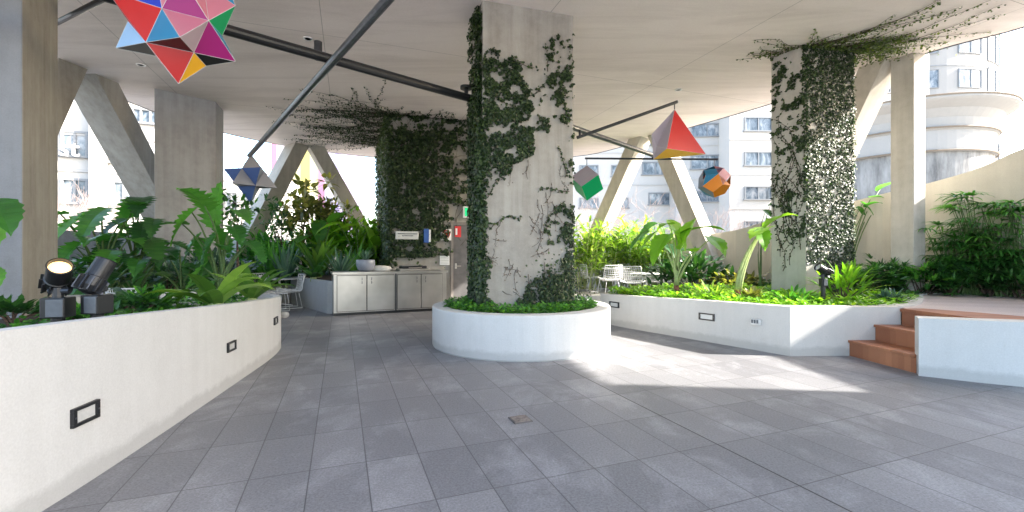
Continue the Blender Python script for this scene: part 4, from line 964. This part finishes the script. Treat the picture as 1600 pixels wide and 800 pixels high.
# small blue star: two interlocking tetrahedra
YB = 9.3; c0 = P(398, 279, YB)
def tet(c, r, rot, flip=1):
    v = [V((0, 0, 1))]+[V((math.cos(rot+k*2*PI/3)*.943, math.sin(rot+k*2*PI/3)*.943, -.333)) for k in range(3)]
    return [c+q*r*flip for q in v]
t = thing('hanging_star', 'small blue and grey star hanging from the long tube', 'hanging sculpture', c0)
cl = P(391, 251, YB); hh = .52
for fl, rot, cs in ((1, .35, ['slate', 'lilac', 'paleslate', 'lilac']), (-1, .35, ['greyblue', 'slate', 'blue', 'paleslate'])):
    v = tet(c0+V((-.08, 0, .0)), hh, rot, fl); f = orient_poly(v, [(0, 1, 2), (0, 2, 3), (0, 3, 1), (1, 2, 3)]); m = LMB(); m.v = [tuple(q) for q in v]
    for i, q in enumerate(f): m.face(q, .5, i)
    m.build('tetrahedron', [M['g_'+k] for k in cs], t)
m = LMB(); m.tube([P(391, 243, YB), V((c0.x-.08, c0.y, c0.z+hh))], .008, 6); m.build('cable', M['gunmetal'], t)
# red pyramid
YR = 7.6
vs = [P(1054, 171, YR), P(1103, 241, YR+.25), P(1042, 232, YR-.35), P(1021, 249, YR+.1), P(1018, 210, YR-.1), P(1036, 207, YR+.25), P(1026, 229, YR-.02), P(1062, 232, YR+.6)]
fs = [((0, 2, 1), 'red'), ((2, 3, 1), 'yellow'), ((0, 6, 2), 'lilac'), ((6, 3, 2), 'lilac'), ((0, 5, 4), 'paleyellow'), ((0, 4, 6), 'lilac'), ((4, 3, 6), 'lilac'), ((4, 5, 3), 'paleyellow'), ((5, 7, 3), 'yellow'), ((3, 7, 1), 'yellow'), ((0, 1, 7), 'red'), ((0, 7, 5), 'lilac')]
solid('hanging_pyramid', 'red pyramid with yellow underside and pale side spike', vs, [f for f, _ in fs], [c for _, c in fs], [P(1054, 161, YR), vs[0]])
# green cube
YG = 9.0; c0 = P(917, 286, YG); s = .205
Mx = Matrix.Rotation(.55, 3, 'Z') @ Matrix.Rotation(math.radians(54.7), 3, Matrix.Rotation(.0, 3, 'Z') @ V((0, 1, 0))) @ Matrix.Rotation(math.radians(45), 3, 'Z')
Mx = Matrix.Rotation(.3, 3, 'Z') @ Matrix.Rotation(math.atan(math.sqrt(2)), 3, V((1, -1, 0)).normalized())
vs = [c0+Mx @ V(((i & 1)*2-1, ((i >> 1) & 1)*2-1, ((i >> 2) & 1)*2-1))*s for i in range(8)]
fs = orient_poly(vs, [(0, 2, 3, 1), (4, 5, 7, 6), (0, 1, 5, 4), (2, 6, 7, 3), (0, 4, 6, 2), (1, 3, 7, 5)])
cols = []
for f in fs:
    n = (V(vs[f[1]])-V(vs[f[0]])).cross(V(vs[f[2]])-V(vs[f[1]])).normalized(); cols.append('green' if n.z < -.2 and n.y < .3 else ('lilac' if n.z > 0 else 'teal'))
topv = max(vs, key=lambda q: q.z)
solid('hanging_cube', 'green and grey cube hanging on its corner beside the central column', vs, fs, cols, [V((topv.x, topv.y, P(917, 248, YG).z)), topv])
# many sided ball (dodecahedron)
c0 = P(1116, 284, 9.0); ph = (1+5**.5)/2; raw = [V((a, b, c)) for a in (-1, 1) for b in (-1, 1) for c in (-1, 1)]
for a in (-1, 1):
    for b in (-1, 1): raw += [V((0, a/ph, b*ph)), V((a/ph, b*ph, 0)), V((a*ph, 0, b/ph))]
Mx = Matrix.Rotation(.5, 3, 'Z') @ Matrix.Rotation(.35, 3, 'X'); vs = [c0+Mx @ q*.185 for q in raw]
norms = []
for a in (-1, 1):
    for b in (-1, 1): norms += [V((0, a, b*ph)), V((a, b*ph, 0)), V((a*ph, 0, b))]
fs = []; cols = []
for nrm in norms:
    nrm = nrm.normalized(); idx = sorted(range(20), key=lambda i: -raw[i].dot(nrm))[:5]
    e1 = (raw[idx[0]]-nrm*raw[idx[0]].dot(nrm)).normalized(); e2 = nrm.cross(e1)
    idx.sort(key=lambda i: math.atan2(raw[i].dot(e2), raw[i].dot(e1))); fs.append(tuple(idx))
    w = Mx @ nrm; cols.append('red' if w.x > .0 and w.z > -.15 and w.z < .6 else 'orange' if w.z < -.15 and w.x > -.3 else 'pink' if w.z > .6 and w.x > 0 else 'teal' if w.z > .3 else 'slate' if w.z > -.5 else 'teal')
solid('hanging_ball', 'many sided ball in red, orange and blue hanging right of the pyramid', vs, fs, cols, [P(1116, 249, 9.0), max(vs, key=lambda q: q.z)])

# ------------------------------------------------------------------ wall lights, tap, spotlights
def wall_light(label, c, nrm, w=.24, h=.11, group='recessed wall lights in the planters'):
    nrm = V(nrm).normalized(); u = V((-nrm.y, nrm.x, 0)); Mx = Matrix(((u.x, nrm.x, 0), (u.y, nrm.y, 0), (0, 0, 1))); c = V(c)
    t = thing('wall_light', label, 'wall light', c, group); m = LMB(); b = .018
    for (cx, cz, ww, hh) in ((0, h/2-b/2, w, b), (0, -h/2+b/2, w, b), (-w/2+b/2+.004, 0, b+.008, h-2*b), (w/2-b/2-.004, 0, b+.008, h-2*b)):
        m.box(c+u*cx+V((0, 0, cz))+nrm*.008, (ww, .022, hh), Mx)
    m.build('frame', M['black'], t, bevel=.002)
    m = LMB(); m.box(c+nrm*.004, (w-2*b-.018, .010, h-2*b-.004), Mx); m.build('lens', M['lens_off'], t)
    m = LMB()
    for s in (-1, 1): m.box(c+u*s*(w/2-.013)+nrm*.0205, (.008, .004, .008), Mx)
    m.build('screw', M['greymetal'], t)
# left wall: find points on the curved face
def onleft(x, y):
    best = None
    for i in range(len(LF)-1):
        a, b = LF[i], LF[i+1]
        for k in range(10):
            p = a.lerp(b, k/10); e = abs(800+F*p.x/p.y-x) if p.y > .5 else 1e9
            if p.y < 6.7 and (best is None or e < best[0]): best = (e, p, b-a)
    p, d = best[1], best[2]; n = V((d.y, -d.x, 0)).normalized(); q = V((p.x, p.y, EYE+(HY-y)/F*p.y)); return q, n
for x, y, w, h, lb in ((131, 646, .19, .105, 'nearest black framed wall light on the long left planter'), (361, 541, .19, .095, 'middle black framed wall light on the long left planter'), (430, 501, .19, .095, 'farthest black framed wall light on the long left planter')):
    p, n = onleft(x, y); wall_light(lb, p, n, w, h)
def onright(s, z): 
    a = V((1.83, 8.28, 0)); b = V((3.56, 5.72, 0)); p = a.lerp(b, s); d = (b-a); 
    return p
for x, y, lb in ((960, 476, 'small wall light at the far end of the angular planter'), (1105, 495, 'wall light with twin lens in the middle of the angular planter')):
    best = None
    for i in range(len(fpts)-1):
        a, b = V(fpts[i]), V(fpts[i+1])
        for k in range(10):
            p = a.lerp(b, k/10); e = abs(px(p)[0]-x)
            if best is None or e < best[0]: best = (e, p, b-a)
    p, d = best[1], best[2]; n = V((d.y, -d.x, 0)).normalized()
    if n.y > 0: n = -n
    wall_light(lb, (p.x, p.y, EYE+(HY-y)/F*p.y), n, .25, .105)
d = V((1.73, -2.56, 0)).normalized(); nr = V((d.y, -d.x, 0)); nr = nr if nr.y < 0 else -nr
pp_ = V((0, 0, 0)); best = min(((abs(px(V(fpts[i]).lerp(V(fpts[i+1]), k/10))[0]-1181), V(fpts[i]).lerp(V(fpts[i+1]), k/10)) for i in range(len(fpts)-1) for k in range(10)), key=lambda q: q[0])[1]
c = V((best.x, best.y, EYE+(HY-503)/F*best.y))
t = thing('outdoor_socket', 'weatherproof grey power socket on the angular planter wall', 'socket', c)
Mx = Matrix(((d.x, nr.x, 0), (d.y, nr.y, 0), (0, 0, 1)))
m = LMB(); m.box(c+nr*.025, (.13, .05, .085), Mx); m.build('casing', plain('socket_grey', (.62, .61, .59), .4), t, bevel=.015)
m = LMB()
for k in (-1, 0, 1): m.box(c+nr*.054+d*k*.035+V((0, 0, .01)), (.02, .01, .045), Mx)
m.build('switch', M['box_grey'], t)
p, n = onleft(437, 491)
t = thing('tap_cover', 'small round white fitting at the end of the long planter', 'fitting', p)
m = LMB(); m.lathe((-3.40, 6.62, .41), [(.001, 0), (.05, 0), (.05, .06), (.03, .085), (.001, .09)], 16, M=Matrix.Rotation(math.radians(90), 3, 'Y')); m.build('cap', M['white_cool'], t, smooth=True)

def spotlight(label, base, zsoil, head_dir, s=1.0, lit=True, boxy=(.125, .11, .125), yaw=.3):
    """box on a stake, knuckle, ribbed cylindrical head"""
    base = V(base); t = thing('spotlight', label, 'spotlight', V((base.x, base.y, zsoil)), 'black garden spotlights')
    Rz = Matrix.Rotation(yaw, 3, 'Z'); 
    m = LMB(); m.tube([(base.x, base.y, zsoil-.05), (base.x, base.y, base.z)], .035*s, 10); m.build('stake', M['black'], t)
    m = LMB(); bc = base+V((0, 0, boxy[2]*s/2)); m.box(bc, (boxy[0]*s, boxy[1]*s, boxy[2]*s), Rz); bx_ = m.build('gear_box', M['black'], t, bevel=.006)
    m = LMB(); m.box(bc+Rz @ V((boxy[0]*s*.12, -boxy[1]*s/2-.004, 0)), (boxy[0]*s*.7, .008, boxy[2]*s*.86), Rz); m.build('cover_plate', M['box_grey'], t, bevel=.003)
    k = base+V((0, 0, boxy[2]*s+.03*s)); d = V(head_dir).normalized(); hc = k+V((0, 0, .10*s))
    m = LMB(); m.tube([k-V((0, 0, .04*s)), k+V((0, 0, .03*s))], .028*s, 10); m.tube([k+Rz @ V((-.045*s, 0, .01)), k+Rz @ V((.06*s, 0, .01))], .02*s, 10)
    m.tube([k+V((0, 0, .01)), hc-d*.02*s], .022*s, 8); m.build('knuckle', M['gunmetal'], t)
    r = .062*s; L = .24*s; q = d.to_track_quat('Z', 'Y').to_matrix(); hb = hc-d*L*.55
    m = LMB(); m.lathe(hb, [(r*.35, 0), (r*.75, .012*s), (r*1.05, .05*s), (r*1.05, .11*s), (r*.96, .115*s), (r*.96, L*.98), (r*1.02, L), (r*.9, L+.002), (r*.88, L-.03*s)], 28, M=q)
    h = m.build('head', M['black'], t)
    m = LMB()
    for j in range(12):
        a = 2*PI*j/12; u = q @ V((math.cos(a), math.sin(a), 0)); m.box(hb+u*r*1.1+d*.06*s, (.006*s, .026*s, .09*s), q @ Matrix.Rotation(a+PI/2, 3, 'Z'))
    f = m.build('cooling_fin', M['gunmetal'], t); 
    m = LMB(); m.lathe(hb+d*(L-.028*s), [(.001, 0), (r*.86, 0), (r*.86, .004), (.001, .004)], 24, M=q); ln2 = m.build('lens', M['lens_on'] if lit else M['lens_off'], t)
    if lit:
        m = LMB(); m.lathe(hb+d*(L-.022*s), [(.001, 0), (r*.4, 0), (r*.38, .004), (.001, .006)], 16, M=q); m.build('bulb', M['lens_hot'], t)
spotlight('lit black spotlight nearest the left column, lamp glowing orange', P(91, 496, 3.0), .74, (.55, -.45, .55), 1.08, True, yaw=.25)
spotlight('unlit black spotlight with ribbed back, right of the lit one', P(152, 490, 3.1), .74, (.16, .45, .85), 1.05, False, yaw=-.1)
spotlight('lit spotlight seen between leaves behind the two front ones', P(152, 452, 5.2), .68, (.2, -.85, .4), .7, True, yaw=.3)
spotlight('dark spotlight on a pale post in the angular planter', P(1286, 447, 6.55), .5, (-.75, -.1, .4), .95, False, boxy=(.09, .07, .12), yaw=.1)
# floor drain
t = thing('floor_drain', 'small square rusty drain grate set in the paving', 'drain', (0, 0, 0)); dc = V((.062, 3.53, 0)); dc = V(((813-800)/F*907.4/(656-398), 907.4/(656-398), 0)); t.location = dc
Rz = Matrix.Rotation(.366, 3, 'Z'); m = LMB(); m.box(dc+V((0, 0, .003)), (.15, .15, .006), Rz); m.build('frame', plain('drain_dark', (.13, .12, .115), .7), t)
m = LMB()
for k in range(6): m.box(dc+Rz @ V((0, -.0575+k*.023, 0))+V((0, 0, .009)), (.13, .011, .006), Rz)
m.build('grate', plain('drain_rust', (.24, .20, .175), .6, .3, .4, 40), t)
# downlights in soffit
for i, (x, y, lb) in enumerate(((220, 101, 'small recessed soffit light below the big star'), (481, 60, 'small recessed soffit light above the long grey tube'), (1060, 140, 'small recessed soffit light left of the right vines'))):
    p = onceil(x, y); t = thing('soffit_light', lb, 'light fitting', p, 'recessed soffit lights')
    m = LMB(); m.lathe(p+V((0, 0, -.012)), [(.075, 0), (.075, .012), (.05, .012), (.05, 0)], 20); m.build('ring', M['whitewire'], t)
    m = LMB(); m.lathe(p+V((0, 0, -.006)), [(.001, 0), (.048, 0), (.048, .004), (.001, .004)], 16); m.build('glass', M['lens_off'], t)

# ------------------------------------------------------------------ furniture
def make_chair(label, loc, rz, group):
    t = thing('mesh_chair', label, 'chair', loc, group, rz)
    def sh(u, v):   # u across -1..1, v 0 front of seat .. 1 top of back
        w = .25+.03*math.sin(v*PI); k = max(0, v-.5)*2
        y = -.24+.46*min(v/.52, 1) if v < .52 else .22+.14*k; z = .43-.05*math.sin(min(v/.5, 1)*PI*.6) if v < .52 else .39+.42*((v-.52)/.48)**1.0
        z += .05*u*u*(1-k) ; y -= .09*u*u*k
        return V((u*w, y, z))
    m = MB()
    for i in range(11): m.tube([sh(-1+.2*i, v/14) for v in range(15)], .007 if 0 < i < 10 else .012, 4)
    for j in range(15): m.tube([sh(-1+u/6, j/14) for u in range(13)], .007 if 0 < j < 14 else .012, 4)
    m.build('wire_shell', M['whitewire'], t)
    for s in (-1, 1):
        m = MB(); m.tube([(s*.20, -.20, .38), (s*.24, -.24, .012), (s*.24, .24, .012), (s*.17, .18, .36)], .010, 5); m.build('leg', M['whitewire'], t)
    m = MB(); m.tube([(-.20, -.02, .372), (.20, -.02, .372)], .009, 5); m.build('crossbar', M['whitewire'], t)
    m = MB(); m.box((0, -.02, .402), (.40, .38, .02)); m.build('seat_pad', M['whitewire'], t, bevel=.008)
    return t
def make_table(label, loc, group, r=.42, h=.70):
    t = thing('round_table', label, 'table', loc, group)
    m = MB(); m.lathe((0, 0, 0), [(r, h-.02), (r+.01, h-.01), (r, h), (.001, h+.001)], 32); m.build('tabletop', M['whitewire'], t)
    m = MB(); m.lathe((0, 0, 0), [(.025, .03), (.025, h-.02)], 12); m.build('pedestal', M['whitewire'], t)
    for k in range(4):
        a = k*PI/2+.4; m = MB(); m.tube([(0, 0, .06), (math.cos(a)*.3, math.sin(a)*.3, .012)], .014, 6); m.build('leg', M['whitewire'], t)
    return t
g = 'white mesh chairs in the seating areas'
ch = make_chair('white mesh chair at the far left of the right hand tables', GP(922, 13.6, .2), 1.9, g)
for x, Y, z, rz, lb in ((952, 12.4, .2, -2.9, 'white mesh chair with its back to the round planter, draped pale'), (985, 13.7, .2, .5, 'white mesh chair behind the farther right hand table'), (1012, 13.2, .2, -1.2, 'white mesh chair turned sideways beside the ginger clumps'),
                        (990, 11.3, .2, 2.6, 'white mesh chair at the nearer right hand table, back to the viewer'), (1034, 11.5, .2, -2.3, 'white mesh chair nearest the red trunked elephant ear'), 
                        (217, 6.75, .0, 3.0, 'white mesh chair seen over the long left planter'), (432, 10.4, 0, 2.2, 'white mesh chair left of the low concrete planter'), (452, 10.9, 0, -.9, 'white mesh chair partly behind the low concrete planter'), (408, 11.4, 0, .8, 'white mesh chair under the left strut')):
    copy_thing(ch, GP(x, Y, z), rz, lb)
tb = make_table('white round table in the rear right seating area', GP(962, 13.4, .2), 'white round tables')
copy_thing(tb, GP(1010, 11.6, .2-.08), 0, 'white round table nearest the angular planter')
copy_thing(tb, GP(437, 11.3, 0), 0, 'white round table behind the low concrete planter')
copy_thing(tb, GP(275, 7.4, 0), 0, 'white round table behind the long left planter')

# ------------------------------------------------------------------ buildings beyond
glass = N('window_glass'); gn = glass.noise(1.3, 5, .7, glass.co(scale=(1, 1, .5)), 1.2)
glass.set(glass.ramp(gn, [(.38, (.05, .07, .09)), (.5, (.14, .17, .20)), (.64, (.34, .35, .36))]), .12, spec=.6); M['glass'] = glass.m
M['bld'] = concrete('pale_cladding', (.46, .445, .42), .04, .08, (.97, .97, .97), pits=False)
M['bld2'] = concrete('pale_cladding_cool', (.40, .39, .375), .04, .08, (.97, .97, .97), pits=False)
M['frame'] = plain('window_frame', (.20, .21, .22), .5, 0, .05)
def facade(label, x0, x1, Y0, Y1, z0, z1, wins, mt='bld', bands=(), name='office_building', depth=12):
    """facade from (x0,Y0) to (x1,Y1) given as photo columns; wins are pixel rectangles on it"""
    a = V(((x0-800)/F*Y0, Y0, 0)); b = V(((x1-800)/F*Y1, Y1, 0)); d = (b-a).normalized(); n = V((d.y, -d.x, 0)); t = thing(name, label, 'building', (a.x, a.y, -7))
    m = LMB(); m.prism([(a.x, a.y), (b.x, b.y), (b.x-n.x*depth, b.y-n.y*depth), (a.x-n.x*depth, a.y-n.y*depth)], z0, z1); m.build('wall', M[mt], t)
    Mx = Matrix(((d.x, -n.x, 0), (d.y, -n.y, 0), (0, 0, 1)))
    def hit(x, y):
        r = V(((x-800)/F, 1, 0)); # a+d*s = r*k
        det = d.x*(-r.y)+r.x*d.y; s = (-a.x*(-r.y)-r.x*a.y)/det; k = (a.x*d.y-a.y*d.x)/(r.x*d.y-r.y*d.x); return (r*k-a).dot(d), EYE+(HY-y)/F*k
    for w in wins:
        u0, za = hit(w[0], w[1]); u1, zb = hit(w[2], w[1]); _, zc = hit(w[0], w[3]); zt = (za+zb)/2; h = za-zc
        c = a+d*(u0+u1)/2+V((0, 0, zt-h/2)); W_ = u1-u0; mu = w[4] if len(w) > 4 else 2
        m = LMB()
        for q, sz in ((V((0, 0, h/2-.05)), (W_, .1, .1)), (V((0, 0, -h/2+.05)), (W_+.2, .22, .1)), (-d*(W_/2-.05), (.1, .1, h-.2)), (d*(W_/2-.05), (.1, .1, h-.2))): m.box(c+q+n*.05, sz, Mx)
        for j in range(1, mu): m.box(c+d*(-W_/2+W_*j/mu)+n*.045, (.09, .08, h-.2), Mx)
        wf = m.build('window', M['frame'], t)
        m = LMB(); m.box(c+n*.006, (W_-.2, .012, h-.2), Mx); g_ = m.build('pane', M['glass'], t); g_.parent = wf
    for y in bands:
        u0, zz = hit(x0, y); m = LMB(); L_ = (b-a).length; m.box((a+b)/2+V((0, 0, zz))+n*.03, (L_, .06, .12), Mx); m.build('ledge', M['bld2'], t)
    return t, a, d, n, Mx, hit
fa = facade('white hotel block right of the red pyramid, rows of paired windows', 1140, 1452, 41, 41.3, -7, 30,
    [(1163, 129, 1206, 152), (1163, 183, 1206, 206), (1163, 237, 1206, 260), (1163, 291, 1206, 313), (1163, 345, 1206, 368), (1345, 121, 1391, 146), (1345, 175, 1391, 201), (1340, 231, 1391, 254), (1340, 287, 1391, 307), (1340, 343, 1391, 362),
     (1225, 183, 1268, 206), (1225, 237, 1268, 260), (1225, 291, 1268, 313), (1285, 180, 1325, 204), (1285, 234, 1325, 257), (1408, 121, 1440, 146), (1408, 175, 1440, 200)], bands=(218, 272, 326))
facade('white hotel wing behind the red pyramid', 1056, 1140, 43.5, 43, -7, 28, [(1079, 193, 1131, 214), (1079, 242, 1131, 265), (1079, 298, 1131, 316), (1079, 145, 1131, 165)], 'bld2', bands=(228, 280))
facade('paler hotel wing seen inside the right inverted V', 860, 1058, 46.5, 46, -7, 24, [(1003, 253, 1044, 274), (1013, 301, 1050, 321), (955, 309, 982, 326), (1003, 208, 1044, 228), (955, 258, 982, 277), (905, 258, 935, 277), (905, 309, 935, 326)], 'bld', bands=(240, 290))
# round tower
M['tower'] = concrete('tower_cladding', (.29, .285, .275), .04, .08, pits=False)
tc_ = V((41.0, 51.2, 0)); TR = 10.0
t = thing('round_tower', 'curved white hotel tower at the upper right', 'building', (tc_.x, tc_.y, -7))
m = LMB(); m.lathe((tc_.x, tc_.y, 0), [(TR, -7), (TR, 23.0), (TR-.4, 23.4), (.1, 24.5)], 72); m.build('wall', M['tower'], t)
m = LMB(); m.lathe((tc_.x, tc_.y, 0), [(TR+.15, 22.8), (TR+.15, 23.1), (TR-.1, 23.15)], 72); m.build('roof_edge', plain('green_roof_edge', (.25, .42, .36), .5), t)
for zz in (6.0, 9.2, 12.4, 15.6, 18.8):
    m = LMB(); m.lathe((tc_.x, tc_.y, 0), [(TR+.0, zz-.05), (TR+.05, zz-.04), (TR+.05, zz+.04), (TR+.0, zz+.05)], 72); m.build('ledge', M['frame'], t)
for zz in (1.6, 4.8, 8.0, 11.2, 14.4, 17.6, 20.8):
    for a0, w_ in ((-128, 9), (-106, 14), (-82, 14), (-60, 13), (-40, 13), (-20, 12)):
        m = LMB(); g2 = LMB(); hh = .85 if a0 > -100 or True else .7; S = 4
        if zz > 17 and a0 == -60: w_ = 18; hh = 1.3
        for j in range(S):
            a1 = math.radians(a0-w_/2+w_*j/S); a2 = math.radians(a0-w_/2+w_*(j+1)/S)
            q = lambda a, z, o: V((tc_.x+math.cos(a)*(TR+o), tc_.y+math.sin(a)*(TR+o), z))
            g2.poly([q(a1, zz-hh, .02), q(a2, zz-hh, .02), q(a2, zz+hh, .02), q(a1, zz+hh, .02)])
            for z_ in (zz-hh, zz+hh): m.tube([q(a1, z_, .04), q(a2, z_, .04)], .06, 4)
            if j % 2 == 0: m.tube([q(a1, zz-hh, .04), q(a1, zz+hh, .04)], .06, 4)
        m.tube([q(a2, zz-hh, .04), q(a2, zz+hh, .04)], .06, 4)
        wf = m.build('window', M['frame'], t); g_ = g2.build('pane', M['glass'], t); g_.parent = wf
# low rotunda
rc = V((25.2, 29.5, 0))
t = thing('low_rotunda', 'weathered low round building with flared cornice above the parapet', 'building', (rc.x, rc.y, -7))
stain = N('stained_render'); sn = stain.noise(1.0, 7, .7, stain.co(scale=(1.6, 1.6, .35))); stain.set(stain.ramp(sn, [(.35, (.09, .09, .09)), (.52, (.20, .20, .195)), (.7, (.30, .30, .295))]), .8)
m = LMB(); m.lathe((rc.x, rc.y, 0), [(4.56, -7), (4.56, 7.1)], 64); m.build('wall', stain.m, t, smooth=False)
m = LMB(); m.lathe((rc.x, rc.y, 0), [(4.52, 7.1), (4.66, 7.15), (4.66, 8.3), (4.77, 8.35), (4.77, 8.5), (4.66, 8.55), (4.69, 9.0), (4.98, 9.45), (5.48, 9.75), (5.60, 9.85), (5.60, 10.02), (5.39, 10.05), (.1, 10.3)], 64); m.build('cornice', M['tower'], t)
m = LMB(); m.tube([(rc.x-2.7, rc.y-3.95, -5), (rc.x-2.7, rc.y-3.95, 8.4), (rc.x-2.8, rc.y-4.2, 9.6)], .05, 6); m.build('downpipe', M['frame'], t)
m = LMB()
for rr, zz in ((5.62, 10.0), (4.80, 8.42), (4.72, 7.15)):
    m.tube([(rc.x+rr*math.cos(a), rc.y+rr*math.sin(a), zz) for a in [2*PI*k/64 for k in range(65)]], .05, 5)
m.build('cornice_line_shade', plain('cornice_line_shade', (.16, .13, .10), .8), t)  # top ring is the brown cornice line, lower dark rings stand for shadow bands
# left building with lettering
fl = facade('white office block seen through the left struts, lettering on its glass', 40, 250, 20, 22, -7, 9.4,
    [(96, 205, 139, 247, 2), (96, 279, 139, 320, 2), (176, 283, 212, 322, 2), (174, 238, 192, 256, 2), (206, 170, 250, 195, 3), (216, 283, 248, 322, 2)], 'bld', bands=(262, 203, 335))
t, a, d, n, Mx, hit = fl
u, zz = hit(111, 234); WM2 = Matrix(((d.x, 0, n.x), (d.y, 0, n.y), (0, 1, 0)))
text('st', 1.05, 'lettering', emit('white_letter', (.95, .95, .95), .3), WM2, a+d*u+n*.2+V((0, 0, zz)), t, .05)
m = LMB(); u0, _ = hit(146, 250); u1, _ = hit(169, 250); m.box(a+d*(u0+u1)/2+n*.25+V((0, 0, 1)), (u1-u0, .5, 15), Mx); m.build('pier', M['bld2'], t)
facade('low white building right of the broad column with roof railing', 262, 452, 34, 36, -7, 7.4, [(352, 300, 372, 330), (380, 300, 400, 330), (408, 300, 428, 330)], 'bld', bands=(278, 292))
t = thing('roof_railing', 'thin railing on the roof of the low white building', 'railing', P(350, 278, 34))
m = LMB()
for k in range(9):
    p = P(346+k*9, 277-0*k, 34.3); m.tube([p, p+V((0, 0, 1.1))], .03, 4)
for h_ in (.5, 1.1): m.tube([P(346, 277, 34.3)+V((0, 0, h_)), P(418, 277, 34.3)+V((0, 0, h_))], .03, 4)
m.build('rails', M['frame'], t)
# striped building
t = thing('striped_building', 'tall building clad in pink, yellow and white vertical stripes', 'building', P(425, 398, 50))
st = [((.85, .42, .55), 424, 432), ((.92, .80, .82), 432, 447), ((.95, .62, .60), 447, 456), ((.95, .86, .55), 456, 470), ((.95, .80, .30), 470, 484), ((.95, .88, .55), 484, 497), ((.85, .45, .60), 497, 507), ((.90, .82, .90), 507, 524), ((.70, .60, .85), 524, 530)]
for i, (c, a_, b_) in enumerate(st):
    m = LMB(); p0 = P(a_, 398, 50); p1 = P(b_, 398, 50); m.prism([(p0.x, 50+.02*(i % 2)), (p1.x, 50+.02*(i % 2)), (p1.x, 58), (p0.x, 58)], -7, 16.5)
    m.build('cladding_panel', plain('stripe_%d' % i, [q**1.3*.62 for q in c], .7, 0, .04), t)
# bare trees
def bare_tree(label, base, h, spread, n=7, depth=4, seed=1):
    random.seed(seed); base = V(base); t = thing('bare_tree', label, 'tree', base, 'bare winter trees beyond the parapet'); tr = LMB(); br = LMB()
    tr.tube([base, base+V((.1, 0, h*.35)), base+V((0, .1, h*.55))], [.16, .13, .10], 7)
    def grow(p, d, L, r, k):
        e = p+d*L+V((U(-.1, .1), U(-.1, .1), 0))*L; br.tube([p, (p+e)/2+V((U(-.06, .06), U(-.06, .06), U(0, .08)))*L, e], [r, r*.8, r*.6], 4 if k < 3 else 3, cap=False)
        if k == 0: return
        for j in range(3 if k > 1 else 4):
            dd = (d+V((U(-.9, .9), U(-.9, .9), U(-.2, .7)))).normalized(); grow(p.lerp(e, U(.5, 1)), dd, L*U(.6, .8), r*.55, k-1)
    for j in range(n):
        a = 2*PI*j/n; grow(base+V((0, 0, h*U(.35, .55))), V((math.cos(a)*spread, math.sin(a)*spread, 1)).normalized(), h*.26, .05, depth)
    tr.build('trunk', M['twig'], t); br.build('crown', M['twig'], t)
bare_tree('bare tree seen between the green cube and the left leg of the V', GP(905, 24, -7), 11.3, .7, seed=3)
bare_tree('bare tree framed by the right inverted V', GP(1015, 25, -7), 11.0, .8, seed=5)
bare_tree('bare tree left of the right ivy column', GP(1165, 26, -7), 11.0, .8, seed=8)
bare_tree('bare reddish tree in front of the lettered office block', GP(108, 17, -7), 10.6, .5, seed=9)
bare_tree('bare tree at the far upper right beyond the rotunda', GP(1598, 34, -7), 17.0, .5, seed=12)

# ------------------------------------------------------------------ light, sky, camera
w = bpy.data.worlds.new('World'); sc.world = w; w.use_nodes = True; nt = w.node_tree
sky = nt.nodes.new('ShaderNodeTexSky'); sky.sky_type = 'NISHITA'; sky.sun_disc = False
sky.sun_elevation = math.radians(31); sky.sun_rotation = math.radians(92); sky.air_density = 1.0; sky.dust_density = 2.5; sky.ozone_density = 1.0
wm = nt.nodes.new('ShaderNodeMix'); wm.data_type = 'RGBA'; wm.blend_type = 'MULTIPLY'; wm.inputs[0].default_value = 1; wm.inputs[7].default_value = (1.03, 1.0, .955, 1)
nt.links.new(sky.outputs[0], wm.inputs[6]); nt.links.new(wm.outputs[2], nt.nodes['Background'].inputs[0]); nt.nodes['Background'].inputs[1].default_value = 1.05
L = bpy.data.lights.new('sun', 'SUN'); L.energy = 20; L.angle = math.radians(.8); L.color = (1, .95, .87)
so = bpy.data.objects.new('sun', L); COL.objects.link(so)
sd = V((1, -.12, math.tan(math.radians(31)))).normalized(); so.rotation_euler = sd.to_track_quat('Z', 'Y').to_euler(); so.location = (20, 0, 15)
cam = bpy.data.cameras.new('camera'); co_ = bpy.data.objects.new('camera', cam); COL.objects.link(co_); sc.camera = co_
cam.sensor_width = 36; cam.lens = 36*F/1600; cam.shift_y = -2/1600; cam.clip_end = 4000
co_.location = (0, 0, EYE); co_.rotation_euler = (math.radians(90), 0, 0)
sc.view_settings.view_transform = 'Standard'; sc.view_settings.look = 'None'; sc.view_settings.exposure = 0
sc.cycles.use_denoising = True; sc.cycles.max_bounces = 8; sc.cycles.diffuse_bounces = 5; sc.cycles.glossy_bounces = 3; sc.cycles.transmission_bounces = 3; sc.cycles.transparent_max_bounces = 4
sc.cycles.sample_clamp_indirect = 6
